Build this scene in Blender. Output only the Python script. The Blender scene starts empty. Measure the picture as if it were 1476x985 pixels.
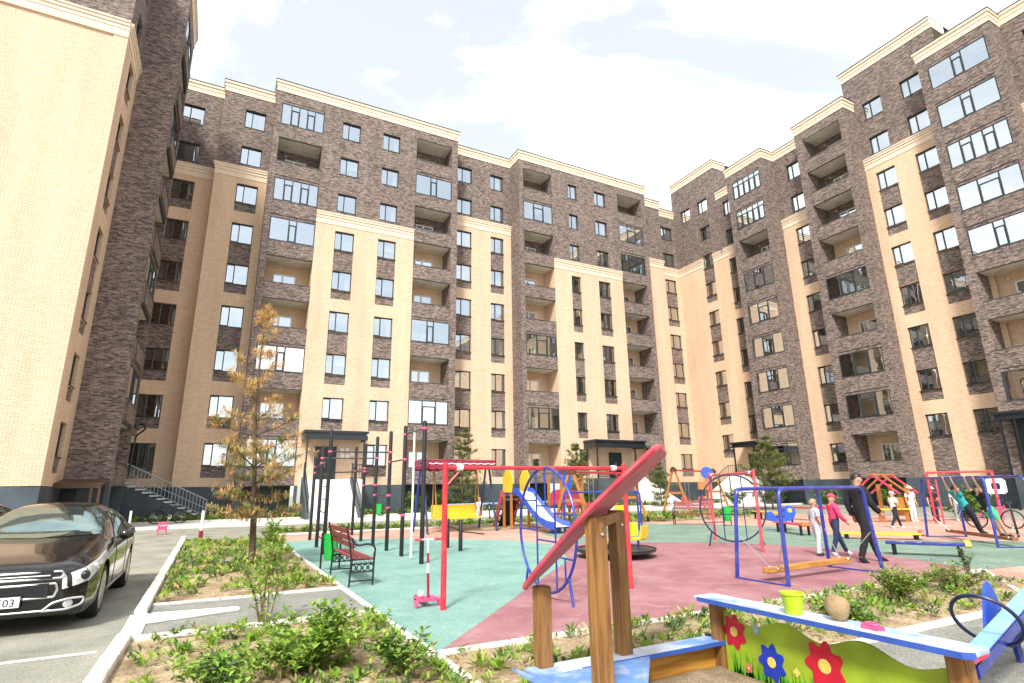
import bpy, bmesh, math, random
from mathutils import Vector, Matrix, Euler
R = math.radians
PI = math.pi
random.seed(7)
scene = bpy.context.scene
COL = scene.collection

# ------------------------------------------------------------------ materials
MATS = {}
def new_mat(name):
    m = bpy.data.materials.new(name); m.use_nodes = True
    nt = m.node_tree; nt.nodes.clear()
    out = nt.nodes.new('ShaderNodeOutputMaterial')
    MATS[name] = m
    return m, nt, out
def N(nt, t, **kw):
    n = nt.nodes.new(t)
    for k, v in kw.items(): setattr(n, k, v)
    return n
def L(nt, a, b): nt.links.new(a, b)
def c4(c): return (c[0], c[1], c[2], 1.0)

def plain(name, col, rough=0.6, var=0.12, scale=6.0, bump=0.0, metal=0.0, spec=0.5, coat=0.0, dirt=None, dirt_scale=2.0, dirt_amt=0.5):
    """paint / wood / concrete with a gentle procedural unevenness"""
    m, nt, out = new_mat(name)
    b = N(nt, 'ShaderNodeBsdfPrincipled')
    geo = N(nt, 'ShaderNodeNewGeometry')
    no = N(nt, 'ShaderNodeTexNoise'); no.inputs['Scale'].default_value = scale; no.inputs['Detail'].default_value = 5
    L(nt, geo.outputs['Position'], no.inputs['Vector'])
    mp = N(nt, 'ShaderNodeMapRange'); mp.inputs['From Min'].default_value = 0.3; mp.inputs['From Max'].default_value = 0.7
    mp.inputs['To Min'].default_value = 1 - var; mp.inputs['To Max'].default_value = 1 + var
    L(nt, no.outputs['Fac'], mp.inputs['Value'])
    mx = N(nt, 'ShaderNodeMix', data_type='RGBA', blend_type='MULTIPLY'); mx.inputs[0].default_value = 1
    mx.inputs[6].default_value = c4(col)
    L(nt, mp.outputs[0], mx.inputs[7])
    src = mx.outputs[2]
    if dirt:
        n2 = N(nt, 'ShaderNodeTexNoise'); n2.inputs['Scale'].default_value = dirt_scale; n2.inputs['Detail'].default_value = 6
        L(nt, geo.outputs['Position'], n2.inputs['Vector'])
        m2 = N(nt, 'ShaderNodeMapRange'); m2.inputs['From Min'].default_value = 0.5; m2.inputs['From Max'].default_value = 0.68
        m2.inputs['To Max'].default_value = dirt_amt
        L(nt, n2.outputs['Fac'], m2.inputs['Value'])
        mx2 = N(nt, 'ShaderNodeMix', data_type='RGBA'); L(nt, m2.outputs[0], mx2.inputs[0]); L(nt, src, mx2.inputs[6]); mx2.inputs[7].default_value = c4(dirt)
        src = mx2.outputs[2]
    L(nt, src, b.inputs['Base Color'])
    b.inputs['Roughness'].default_value = rough; b.inputs['Metallic'].default_value = metal
    b.inputs['Specular IOR Level'].default_value = spec; b.inputs['Coat Weight'].default_value = coat
    b.inputs['Coat Roughness'].default_value = 0.03
    if bump:
        bp = N(nt, 'ShaderNodeBump'); bp.inputs['Strength'].default_value = bump; bp.inputs['Distance'].default_value = 0.02
        n3 = N(nt, 'ShaderNodeTexNoise'); n3.inputs['Scale'].default_value = scale * 8; n3.inputs['Detail'].default_value = 4
        L(nt, geo.outputs['Position'], n3.inputs['Vector']); L(nt, n3.outputs['Fac'], bp.inputs['Height']); L(nt, bp.outputs[0], b.inputs['Normal'])
    L(nt, b.outputs[0], out.inputs[0])
    return m

def brick(name, c1, c2, mortar, bw=0.26, rh=0.075, ms=0.010, blot=0.18, bump=0.25, streak=0.09):
    """bricks laid on any upright wall: the course runs along the wall, whatever way it faces"""
    m, nt, out = new_mat(name)
    b = N(nt, 'ShaderNodeBsdfPrincipled'); b.inputs['Roughness'].default_value = 0.85; b.inputs['Specular IOR Level'].default_value = 0.25
    geo = N(nt, 'ShaderNodeNewGeometry')
    cr = N(nt, 'ShaderNodeVectorMath', operation='CROSS_PRODUCT'); cr.inputs[0].default_value = (0, 0, 1); L(nt, geo.outputs['True Normal'], cr.inputs[1])
    dt = N(nt, 'ShaderNodeVectorMath', operation='DOT_PRODUCT'); L(nt, geo.outputs['Position'], dt.inputs[0]); L(nt, cr.outputs[0], dt.inputs[1])
    sp = N(nt, 'ShaderNodeSeparateXYZ'); L(nt, geo.outputs['Position'], sp.inputs[0])
    cb = N(nt, 'ShaderNodeCombineXYZ'); L(nt, dt.outputs['Value'], cb.inputs[0]); L(nt, sp.outputs[2], cb.inputs[1])
    bt = N(nt, 'ShaderNodeTexBrick'); bt.inputs['Scale'].default_value = 1.0; bt.inputs['Brick Width'].default_value = bw; bt.inputs['Row Height'].default_value = rh
    bt.inputs['Mortar Size'].default_value = ms; bt.inputs['Mortar Smooth'].default_value = 0.3; bt.inputs['Bias'].default_value = 0.0
    bt.inputs['Color1'].default_value = c4(c1); bt.inputs['Color2'].default_value = c4(c2); bt.inputs['Mortar'].default_value = c4(mortar)
    L(nt, cb.outputs[0], bt.inputs['Vector'])
    # second, larger rhythm of darker and lighter bricks, and slow weathering
    no = N(nt, 'ShaderNodeTexNoise'); no.inputs['Scale'].default_value = 4.6; no.inputs['Detail'].default_value = 4; no.inputs['Roughness'].default_value = 0.75
    mpv = N(nt, 'ShaderNodeVectorMath', operation='MULTIPLY'); mpv.inputs[1].default_value = (1.25, 2.3, 1); L(nt, cb.outputs[0], mpv.inputs[0]); L(nt, mpv.outputs[0], no.inputs['Vector'])
    mp = N(nt, 'ShaderNodeMapRange'); mp.inputs['From Min'].default_value = 0.3; mp.inputs['From Max'].default_value = 0.7
    mp.inputs['To Min'].default_value = 1 - blot; mp.inputs['To Max'].default_value = 1 + blot; L(nt, no.outputs['Fac'], mp.inputs['Value'])
    mx = N(nt, 'ShaderNodeMix', data_type='RGBA', blend_type='MULTIPLY'); mx.inputs[0].default_value = 1
    L(nt, bt.outputs['Color'], mx.inputs[6]); L(nt, mp.outputs[0], mx.inputs[7])
    sv = N(nt, 'ShaderNodeVectorMath', operation='MULTIPLY'); sv.inputs[1].default_value = (0.9, 0.10, 1); L(nt, cb.outputs[0], sv.inputs[0])
    sn = N(nt, 'ShaderNodeTexNoise'); sn.inputs['Scale'].default_value = 1.0; sn.inputs['Detail'].default_value = 5; sn.inputs['Roughness'].default_value = 0.6; L(nt, sv.outputs[0], sn.inputs['Vector'])
    sm = N(nt, 'ShaderNodeMapRange'); sm.inputs['From Min'].default_value = 0.32; sm.inputs['From Max'].default_value = 0.68; sm.inputs['To Min'].default_value = 1 - streak; sm.inputs['To Max'].default_value = 1 + streak; L(nt, sn.outputs['Fac'], sm.inputs['Value'])
    m3 = N(nt, 'ShaderNodeMix', data_type='RGBA', blend_type='MULTIPLY'); m3.inputs[0].default_value = 1; L(nt, mx.outputs[2], m3.inputs[6]); L(nt, sm.outputs[0], m3.inputs[7])
    L(nt, m3.outputs[2], b.inputs['Base Color'])
    bp = N(nt, 'ShaderNodeBump'); bp.inputs['Strength'].default_value = bump; bp.inputs['Distance'].default_value = 0.01; bp.invert = True
    L(nt, bt.outputs['Fac'], bp.inputs['Height']); L(nt, bp.outputs[0], b.inputs['Normal'])
    L(nt, b.outputs[0], out.inputs[0])
    return m

def glass(name, refl=0.4, tint=(0.75, 0.85, 0.85), rough=0.004):
    m, nt, out = new_mat(name)
    t = N(nt, 'ShaderNodeBsdfTransparent'); t.inputs[0].default_value = c4(tint)
    g = N(nt, 'ShaderNodeBsdfGlossy'); g.inputs['Roughness'].default_value = rough; g.inputs[0].default_value = (0.93, 0.98, 1.0, 1)
    geo = N(nt, 'ShaderNodeNewGeometry'); no = N(nt, 'ShaderNodeTexNoise'); no.inputs['Scale'].default_value = 0.9
    L(nt, geo.outputs['Position'], no.inputs['Vector'])
    bp = N(nt, 'ShaderNodeBump'); bp.inputs['Strength'].default_value = 0.06; bp.inputs['Distance'].default_value = 0.05
    L(nt, no.outputs['Fac'], bp.inputs['Height']); L(nt, bp.outputs[0], g.inputs['Normal'])
    lw = N(nt, 'ShaderNodeLayerWeight'); lw.inputs[0].default_value = 0.25
    mp = N(nt, 'ShaderNodeMapRange'); mp.inputs['To Min'].default_value = refl; mp.inputs['To Max'].default_value = 0.97; L(nt, lw.outputs['Fresnel'], mp.inputs['Value'])
    mx = N(nt, 'ShaderNodeMixShader'); L(nt, mp.outputs[0], mx.inputs[0]); L(nt, t.outputs[0], mx.inputs[1]); L(nt, g.outputs[0], mx.inputs[2])
    L(nt, mx.outputs[0], out.inputs[0])
    return m

def ground(name, cols, scale=1.2, fine=40, rough=0.9, bump=0.4, fine_amt=0.25, dust=None, dust_amt=0.5):
    """cols: 2-3 colours mixed by slow noise, with fine grain on top"""
    m, nt, out = new_mat(name)
    b = N(nt, 'ShaderNodeBsdfPrincipled'); b.inputs['Roughness'].default_value = rough; b.inputs['Specular IOR Level'].default_value = 0.25
    geo = N(nt, 'ShaderNodeNewGeometry')
    n1 = N(nt, 'ShaderNodeTexNoise'); n1.inputs['Scale'].default_value = scale; n1.inputs['Detail'].default_value = 8; n1.inputs['Roughness'].default_value = 0.65
    L(nt, geo.outputs['Position'], n1.inputs['Vector'])
    cr = N(nt, 'ShaderNodeValToRGB'); e = cr.color_ramp.elements
    e[0].position = 0.34; e[0].color = c4(cols[0]); e[1].position = 0.66; e[1].color = c4(cols[-1])
    if len(cols) == 3:
        x = cr.color_ramp.elements.new(0.5); x.color = c4(cols[1])
    L(nt, n1.outputs['Fac'], cr.inputs[0])
    n2 = N(nt, 'ShaderNodeTexNoise'); n2.inputs['Scale'].default_value = fine; n2.inputs['Detail'].default_value = 3
    L(nt, geo.outputs['Position'], n2.inputs['Vector'])
    mp = N(nt, 'ShaderNodeMapRange'); mp.inputs['From Min'].default_value = 0.3; mp.inputs['From Max'].default_value = 0.7
    mp.inputs['To Min'].default_value = 1 - fine_amt; mp.inputs['To Max'].default_value = 1 + fine_amt; L(nt, n2.outputs['Fac'], mp.inputs['Value'])
    mx = N(nt, 'ShaderNodeMix', data_type='RGBA', blend_type='MULTIPLY'); mx.inputs[0].default_value = 1
    L(nt, cr.outputs[0], mx.inputs[6]); L(nt, mp.outputs[0], mx.inputs[7]); src = mx.outputs[2]
    if dust:
        n3 = N(nt, 'ShaderNodeTexNoise'); n3.inputs['Scale'].default_value = 2.6; n3.inputs['Detail'].default_value = 9; n3.inputs['Roughness'].default_value = 0.72; n3.inputs['Distortion'].default_value = 0.8
        L(nt, geo.outputs['Position'], n3.inputs['Vector'])
        d3 = N(nt, 'ShaderNodeMapRange'); d3.inputs['From Min'].default_value = 0.50; d3.inputs['From Max'].default_value = 0.72; d3.inputs['To Max'].default_value = dust_amt; L(nt, n3.outputs['Fac'], d3.inputs['Value'])
        x3 = N(nt, 'ShaderNodeMix', data_type='RGBA'); L(nt, d3.outputs[0], x3.inputs[0]); L(nt, src, x3.inputs[6]); x3.inputs[7].default_value = c4(dust); src = x3.outputs[2]
    L(nt, src, b.inputs['Base Color'])
    bp = N(nt, 'ShaderNodeBump'); bp.inputs['Strength'].default_value = bump; bp.inputs['Distance'].default_value = 0.02
    L(nt, n2.outputs['Fac'], bp.inputs['Height']); L(nt, bp.outputs[0], b.inputs['Normal'])
    L(nt, b.outputs[0], out.inputs[0])
    return m

def wood(name, c1, c2, axis=2, scale=14, rough=0.5):
    m, nt, out = new_mat(name)
    b = N(nt, 'ShaderNodeBsdfPrincipled'); b.inputs['Roughness'].default_value = rough
    geo = N(nt, 'ShaderNodeNewGeometry')
    mu = N(nt, 'ShaderNodeVectorMath', operation='MULTIPLY'); s = [scale] * 3; s[axis] = 1.2; mu.inputs[1].default_value = s
    L(nt, geo.outputs['Position'], mu.inputs[0])
    no = N(nt, 'ShaderNodeTexNoise'); no.inputs['Scale'].default_value = 1.6; no.inputs['Detail'].default_value = 7; no.inputs['Distortion'].default_value = 0.7
    L(nt, mu.outputs[0], no.inputs['Vector'])
    cr = N(nt, 'ShaderNodeValToRGB'); cr.color_ramp.elements[0].position = 0.36; cr.color_ramp.elements[0].color = c4(c1); cr.color_ramp.elements[1].position = 0.64; cr.color_ramp.elements[1].color = c4(c2)
    L(nt, no.outputs['Fac'], cr.inputs[0]); L(nt, cr.outputs[0], b.inputs['Base Color'])
    bp = N(nt, 'ShaderNodeBump'); bp.inputs['Strength'].default_value = 0.15; bp.inputs['Distance'].default_value = 0.01
    L(nt, no.outputs['Fac'], bp.inputs['Height']); L(nt, bp.outputs[0], b.inputs['Normal'])
    L(nt, b.outputs[0], out.inputs[0])
    return m

def leafmat(name, c1, c2, scale=9.0, rough=0.55, trans=0.25):
    m, nt, out = new_mat(name)
    b = N(nt, 'ShaderNodeBsdfPrincipled'); b.inputs['Roughness'].default_value = rough; b.inputs['Specular IOR Level'].default_value = 0.3
    geo = N(nt, 'ShaderNodeNewGeometry')
    mx = N(nt, 'ShaderNodeMix', data_type='RGBA'); mx.inputs[6].default_value = c4(c1); mx.inputs[7].default_value = c4(c2)
    L(nt, geo.outputs['Random Per Island'], mx.inputs[0]); L(nt, mx.outputs[2], b.inputs['Base Color'])
    t = N(nt, 'ShaderNodeBsdfTranslucent'); L(nt, mx.outputs[2], t.inputs[0])
    ms = N(nt, 'ShaderNodeMixShader'); ms.inputs[0].default_value = trans
    L(nt, b.outputs[0], ms.inputs[1]); L(nt, t.outputs[0], ms.inputs[2]); L(nt, ms.outputs[0], out.inputs[0])
    return m

# ------------------------------------------------------------------ objects
def tag(o, label=None, cat=None, group=None, kind=None):
    if label: o['label'] = label
    if cat: o['category'] = cat
    if group: o['group'] = group
    if kind: o['kind'] = kind
    return o
def thing(name, label, cat, loc=(0, 0, 0), group=None):
    o = bpy.data.objects.new(name, None); COL.objects.link(o)
    o.location = loc; o.empty_display_size = 0.1
    return tag(o, label, cat, group)
def origin_of(o):
    v = Vector((0, 0, 0))
    while o is not None:
        v += o.location; o = o.parent
    return v
class MB:
    """collects shapes in world coordinates, links them as one mesh object"""
    def __init__(s): s.v = []; s.f = []; s.m = []; s.cur = 0
    def mat(s, i): s.cur = i; return s
    def add(s, vs, fs, mi=None):
        n = len(s.v); s.v.extend([tuple(v) for v in vs]); s.f.extend([tuple(i + n for i in f) for f in fs]); s.m.extend([s.cur if mi is None else mi] * len(fs)); return s
    def quad(s, a, b, c, d, mi=None): return s.add([a, b, c, d], [(0, 1, 2, 3)], mi)
    def box(s, lo, hi, mi=None, M=None):
        x0, y0, z0 = lo; x1, y1, z1 = hi
        vs = [Vector(p) for p in ((x0,y0,z0),(x1,y0,z0),(x1,y1,z0),(x0,y1,z0),(x0,y0,z1),(x1,y0,z1),(x1,y1,z1),(x0,y1,z1))]
        if M is not None: vs = [M @ v for v in vs]
        return s.add(vs, [(0,3,2,1),(4,5,6,7),(0,1,5,4),(1,2,6,5),(2,3,7,6),(3,0,4,7)], mi)
    def bar(s, a, b, w, h=None, up=(0, 0, 1), mi=None):
        h = h or w; a = Vector(a); b = Vector(b); d = (b - a).normalized(); up = Vector(up)
        if abs(d.dot(up)) > 0.98: up = Vector((0, 1, 0))
        x = d.cross(up).normalized() * (w / 2); y = x.cross(d).normalized() * (h / 2)
        vs = [a - x - y, a + x - y, a + x + y, a - x + y, b - x - y, b + x - y, b + x + y, b - x + y]
        return s.add(vs, [(0,3,2,1),(4,5,6,7),(0,1,5,4),(1,2,6,5),(2,3,7,6),(3,0,4,7)], mi)
    def tube(s, pts, r, n=8, closed=False, mi=None, cap=True):
        P = [Vector(p) for p in pts]; k = len(P)
        rs = r if isinstance(r, (list, tuple)) else [r] * k
        T = []
        for i in range(k):
            if closed: t = P[(i + 1) % k] - P[i - 1]
            else: t = P[min(i + 1, k - 1)] - P[max(i - 1, 0)]
            T.append(t.normalized() if t.length > 1e-9 else Vector((0, 0, 1)))
        up = Vector((0, 0, 1)) if abs(T[0].z) < 0.9 else Vector((1, 0, 0))
        x = T[0].cross(up).normalized(); vs = []
        for i in range(k):
            x = (x - T[i] * x.dot(T[i])).normalized(); y = T[i].cross(x)
            for j in range(n):
                a = 2 * PI * j / n; vs.append(P[i] + (x * math.cos(a) + y * math.sin(a)) * rs[i])
        fs = []
        for i in range(k if closed else k - 1):
            for j in range(n):
                fs.append((i * n + j, i * n + (j + 1) % n, ((i + 1) % k) * n + (j + 1) % n, ((i + 1) % k) * n + j))
        if cap and not closed: fs += [tuple(range(n))[::-1], tuple((k - 1) * n + j for j in range(n))]
        return s.add(vs, fs, mi)
    def cyl(s, a, b, r, n=12, r2=None, mi=None): return s.tube([a, b], [r, r if r2 is None else r2], n, mi=mi)
    def lathe(s, c, prof, n=20, mi=None, axis=(0, 0, 1)):
        q = Vector((0, 0, 1)).rotation_difference(Vector(axis)); c = Vector(c); vs = []; k = len(prof)
        for r, z in prof:
            for j in range(n):
                a = 2 * PI * j / n; vs.append(c + q @ Vector((r * math.cos(a), r * math.sin(a), z)))
        fs = [(i * n + j, i * n + (j + 1) % n, (i + 1) * n + (j + 1) % n, (i + 1) * n + j) for i in range(k - 1) for j in range(n)]
        fs += [tuple(range(n))[::-1], tuple((k - 1) * n + j for j in range(n))]
        return s.add(vs, fs, mi)
    def prism(s, pts, d, mi=None):
        """polygon pts (3-D, in order) given thickness along vector d"""
        P = [Vector(p) for p in pts]; d = Vector(d); n = len(P)
        fs = [tuple(range(n))[::-1], tuple(range(n, 2 * n))] + [(i, (i + 1) % n, n + (i + 1) % n, n + i) for i in range(n)]
        return s.add(P + [p + d for p in P], fs, mi)
    def ball(s, c, r, mi=None, n=12, sc=(1, 1, 1)):
        c = Vector(c); vs = []; fs = []; m = n // 2
        for i in range(m + 1):
            t = PI * i / m
            for j in range(n):
                a = 2 * PI * j / n; vs.append(c + Vector((r * sc[0] * math.sin(t) * math.cos(a), r * sc[1] * math.sin(t) * math.sin(a), r * sc[2] * math.cos(t))))
        fs = [(i * n + j, (i + 1) * n + j, (i + 1) * n + (j + 1) % n, i * n + (j + 1) % n) for i in range(m) for j in range(n)]
        return s.add(vs, fs, mi)
    def mesh(s, name, mats, org=(0, 0, 0), smooth=False, bevel=0.0):
        me = bpy.data.meshes.new(name); o = Vector(org)
        me.from_pydata([tuple(Vector(v) - o) for v in s.v], [], s.f)
        for m in (mats if isinstance(mats, (list, tuple)) else [mats]): me.materials.append(MATS[m] if isinstance(m, str) else m)
        me.polygons.foreach_set('material_index', s.m)
        if smooth: me.polygons.foreach_set('use_smooth', [True] * len(me.polygons))
        bm = bmesh.new(); bm.from_mesh(me); bmesh.ops.remove_doubles(bm, verts=bm.verts, dist=1e-5) if smooth else None
        bmesh.ops.recalc_face_normals(bm, faces=bm.faces)
        if bevel:
            bmesh.ops.bevel(bm, geom=[e for e in bm.edges if len(e.link_faces) == 2 and e.calc_face_angle(0) > 0.6], offset=bevel, segments=2, affect='EDGES', clamp_overlap=True)
        bm.to_mesh(me); bm.free()
        if smooth:
            try: me.set_sharp_from_angle(angle=R(40))
            except Exception: pass
        me.update(); return me
    def build(s, name, mats, parent=None, smooth=False, bevel=0.0, org=None):
        if org is None: org = origin_of(parent) if parent is not None else (0, 0, 0)
        me = s.mesh(name, mats, org, smooth, bevel)
        ob = bpy.data.objects.new(name, me); COL.objects.link(ob)
        if parent is not None: ob.parent = parent; 
        else: ob.location = org
        return ob
def inst(name, me, parent, loc, rz=0.0):
    ob = bpy.data.objects.new(name, me); COL.objects.link(ob); ob.parent = parent; ob.location = loc; ob.rotation_euler = (0, 0, rz); return ob
def copy_tree(o, parent=None):
    c = o.copy(); COL.objects.link(c)
    if parent is not None: c.parent = parent
    for ch in list(o.children): copy_tree(ch, c)
    return c
def arc(c, r, a0, a1, n, ax=(1, 0, 0), ay=(0, 0, 1)):
    c = Vector(c); ax = Vector(ax); ay = Vector(ay)
    return [c + ax * (r * math.cos(R(a0 + (a1 - a0) * i / n))) + ay * (r * math.sin(R(a0 + (a1 - a0) * i / n))) for i in range(n + 1)]
def fillet(pts, r, n=6):
    """polyline with rounded corners"""
    P = [Vector(p) for p in pts]; out = [P[0]]
    for i in range(1, len(P) - 1):
        a = (P[i - 1] - P[i]); b = (P[i + 1] - P[i]); rr = min(r, a.length * 0.49, b.length * 0.49)
        p0 = P[i] + a.normalized() * rr; p1 = P[i] + b.normalized() * rr
        for k in range(n + 1):
            t = k / n; out.append(p0 * (1 - t) ** 2 + P[i] * 2 * t * (1 - t) + p1 * t * t)
    out.append(P[-1]); return out
brick('beige_brick', (0.80, 0.615, 0.465), (0.70, 0.515, 0.37), (0.50, 0.335, 0.21), ms=0.014, blot=0.08, bump=0.25)
brick('tan_brick', (0.82, 0.61, 0.45), (0.72, 0.505, 0.36), (0.54, 0.37, 0.205), ms=0.013, blot=0.08, bump=0.15)
brick('dark_brick', (0.305, 0.225, 0.192), (0.06, 0.046, 0.044), (0.21, 0.18, 0.16), ms=0.010, blot=0.6)
plain('cornice', (0.79, 0.63, 0.475), 0.8, 0.05, 3)
plain('metal_cap', (0.07, 0.085, 0.09), 0.45, 0.1, 4, metal=0.4)
plain('plinth', (0.055, 0.075, 0.09), 0.6, 0.2, 1.5, dirt=(0.10, 0.11, 0.11), dirt_scale=1.2)
plain('soffit', (0.72, 0.69, 0.61), 0.85, 0.1, 3, dirt=(0.38, 0.36, 0.33), dirt_scale=1.0)
plain('frame_dark', (0.018, 0.032, 0.035), 0.4, 0.1, 8)
plain('frame_white', (0.8, 0.8, 0.78), 0.4, 0.04, 8)
plain('room', (0.10, 0.095, 0.085), 0.9, 0.25, 1.5)
plain('curtain', (0.55, 0.53, 0.46), 0.9, 0.15, 2.5)
plain('curtain_green', (0.30, 0.34, 0.27), 0.9, 0.15, 2.5)
glass('window_glass', 0.6)
glass('balcony_glass', 0.6, tint=(0.8, 0.9, 0.88))
glass('clear_glass', 0.3, tint=(0.82, 0.92, 0.9))
plain('white_screen', (0.85, 0.86, 0.84), 0.3, 0.03, 3, coat=0.4)
plain('hood_metal', (0.018, 0.026, 0.032), 0.35, 0.1, 5, metal=0.3, coat=0.3)
plain('brown_metal', (0.09, 0.045, 0.025), 0.45, 0.15, 5)
plain('concrete', (0.62, 0.61, 0.57), 0.9, 0.08, 3, bump=0.3, dirt=(0.42, 0.40, 0.36), dirt_scale=1.5, dirt_amt=0.6)
plain('white_concrete', (0.82, 0.81, 0.77), 0.85, 0.05, 3, bump=0.2, dirt=(0.62, 0.60, 0.55), dirt_scale=1.1, dirt_amt=0.5)
plain('kerb', (0.74, 0.72, 0.67), 0.9, 0.1, 5, bump=0.4, dirt=(0.46, 0.42, 0.36), dirt_scale=3.0, dirt_amt=0.65)
plain('road_paint', (0.75, 0.75, 0.72), 0.8, 0.1, 20, dirt=(0.33, 0.33, 0.31), dirt_scale=9, dirt_amt=0.8)
ground('asphalt', [(0.19, 0.19, 0.155), (0.26, 0.26, 0.215), (0.32, 0.305, 0.25)], 0.9, 55, fine_amt=0.35, dust=(0.42, 0.38, 0.29), dust_amt=0.5)
ground('path_asphalt', [(0.17, 0.175, 0.155), (0.25, 0.25, 0.225)], 1.6, 60, fine_amt=0.4, dust=(0.40, 0.37, 0.30), dust_amt=0.5)
ground('paving', [(0.52, 0.50, 0.46), (0.62, 0.60, 0.55)], 0.8, 20, fine_amt=0.15)
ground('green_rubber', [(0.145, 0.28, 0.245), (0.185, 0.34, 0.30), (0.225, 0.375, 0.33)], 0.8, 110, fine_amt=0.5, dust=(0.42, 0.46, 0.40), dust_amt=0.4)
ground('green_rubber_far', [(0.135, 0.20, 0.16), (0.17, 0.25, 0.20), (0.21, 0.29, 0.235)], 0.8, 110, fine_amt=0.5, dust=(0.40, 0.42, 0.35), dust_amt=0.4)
ground('red_rubber', [(0.245, 0.105, 0.12), (0.31, 0.14, 0.158), (0.36, 0.19, 0.20)], 0.8, 110, fine_amt=0.55, dust=(0.44, 0.31, 0.28), dust_amt=0.55)
ground('terracotta_rubber', [(0.44, 0.225, 0.165), (0.50, 0.28, 0.215), (0.54, 0.35, 0.28)], 0.6, 80, fine_amt=0.35, dust=(0.56, 0.46, 0.38), dust_amt=0.6)
ground('soil', [(0.17, 0.12, 0.07), (0.34, 0.255, 0.155), (0.47, 0.38, 0.25)], 1.7, 34, fine_amt=0.4, bump=0.9)
ground('sand', [(0.20, 0.15, 0.09), (0.31, 0.24, 0.15)], 3, 60, fine_amt=0.35, bump=0.8)
ground('lawn', [(0.07, 0.12, 0.02), (0.17, 0.18, 0.05)], 1.5, 30, fine_amt=0.4, bump=0.8)
plain('red_paint', (0.60, 0.018, 0.035), 0.38, 0.12, 6, coat=0.3, dirt=(0.42, 0.10, 0.09), dirt_scale=7, dirt_amt=0.45)
plain('pink_red_paint', (0.60, 0.05, 0.085), 0.4, 0.12, 6, coat=0.3, dirt=(0.62, 0.18, 0.19), dirt_scale=5, dirt_amt=0.5)
plain('crimson_paint', (0.27, 0.008, 0.04), 0.35, 0.1, 6, coat=0.3)
plain('blue_paint', (0.012, 0.032, 0.29), 0.35, 0.14, 6, coat=0.35, dirt=(0.10, 0.12, 0.22), dirt_scale=7, dirt_amt=0.45)
plain('bright_blue_paint', (0.02, 0.09, 0.55), 0.35, 0.1, 6, coat=0.4)
plain('light_blue_paint', (0.20, 0.42, 0.70), 0.4, 0.1, 6, coat=0.3, dirt=(0.45, 0.58, 0.70), dirt_scale=8, dirt_amt=0.5)
plain('navy_paint', (0.008, 0.016, 0.07), 0.4, 0.1, 6, coat=0.3)
plain('black_paint', (0.007, 0.008, 0.012), 0.45, 0.15, 6, coat=0.2)
plain('yellow_paint', (0.83, 0.56, 0.015), 0.42, 0.1, 6, coat=0.2, dirt=(0.50, 0.36, 0.10), dirt_scale=6, dirt_amt=0.5)
plain('orange_paint', (0.42, 0.165, 0.045), 0.45, 0.12, 6, coat=0.2)
plain('green_plastic', (0.015, 0.46, 0.07), 0.4, 0.1, 5, coat=0.2)
plain('lime_plastic', (0.42, 0.66, 0.02), 0.4, 0.08, 5)
plain('pink_plastic', (0.80, 0.09, 0.22), 0.4, 0.08, 5)
plain('white_plastic', (0.82, 0.82, 0.82), 0.35, 0.04, 5)
plain('silver', (0.55, 0.56, 0.57), 0.3, 0.06, 5, metal=0.8)
plain('steel', (0.65, 0.66, 0.68), 0.25, 0.06, 5, metal=0.9)
plain('rail_grey', (0.40, 0.43, 0.44), 0.4, 0.1, 5, metal=0.3)
plain('rubber_black', (0.012, 0.012, 0.012), 0.75, 0.2, 8)
wood('post_wood', (0.16, 0.07, 0.022), (0.33, 0.165, 0.05), 2)
wood('beam_wood', (0.36, 0.16, 0.035), (0.56, 0.29, 0.075), 0)
wood('plank_orange', (0.34, 0.14, 0.02), (0.55, 0.27, 0.05), 0, 10)
wood('slat_red', (0.16, 0.025, 0.03), (0.30, 0.055, 0.06), 1, 20)
wood('brown_beam', (0.22, 0.08, 0.03), (0.36, 0.15, 0.06), 0)
plain('seat_blue', (0.12, 0.26, 0.55), 0.5, 0.15, 8, dirt=(0.34, 0.42, 0.55), dirt_scale=7, dirt_amt=0.85)
plain('worn_board', (0.50, 0.58, 0.66), 0.5, 0.15, 9, dirt=(0.10, 0.25, 0.58), dirt_scale=2.6, dirt_amt=0.95)
plain('board_edge', (0.035, 0.10, 0.42), 0.45, 0.15, 9)
plain('roof_underside', (0.46, 0.12, 0.15), 0.6, 0.15, 6, dirt=(0.52, 0.2, 0.22), dirt_scale=4, dirt_amt=0.5)
plain('panel_green', (0.31, 0.45, 0.025), 0.5, 0.25, 4, dirt=(0.22, 0.22, 0.03), dirt_scale=3, dirt_amt=0.6)
plain('panel_grass', (0.05, 0.33, 0.02), 0.5, 0.2, 8)
plain('petal_red', (0.52, 0.01, 0.035), 0.5, 0.15, 9)
plain('petal_blue', (0.012, 0.04, 0.42), 0.5, 0.15, 9)
plain('petal_pink', (0.66, 0.14, 0.16), 0.5, 0.15, 9)
plain('flower_eye', (0.75, 0.55, 0.12), 0.5, 0.15, 20)
plain('sandstone', (0.36, 0.25, 0.13), 0.9, 0.2, 14, bump=0.8)
plain('bark', (0.11, 0.075, 0.05), 0.9, 0.35, 10, bump=0.8)
plain('twig', (0.17, 0.125, 0.07), 0.85, 0.25, 10)
leafmat('pine_dead', (0.74, 0.53, 0.25), (0.56, 0.36, 0.15))
leafmat('pine_green', (0.06, 0.13, 0.045), (0.17, 0.23, 0.09))
leafmat('pine_yellow', (0.17, 0.23, 0.06), (0.38, 0.38, 0.14))
leafmat('leaf_bright', (0.16, 0.31, 0.025), (0.38, 0.52, 0.08), trans=0.35)
leafmat('leaf_mid', (0.085, 0.185, 0.03), (0.26, 0.37, 0.09), trans=0.3)
leafmat('leaf_dark', (0.035, 0.10, 0.03), (0.11, 0.19, 0.06))
leafmat('leaf_dry', (0.52, 0.44, 0.18), (0.30, 0.30, 0.09))
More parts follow.
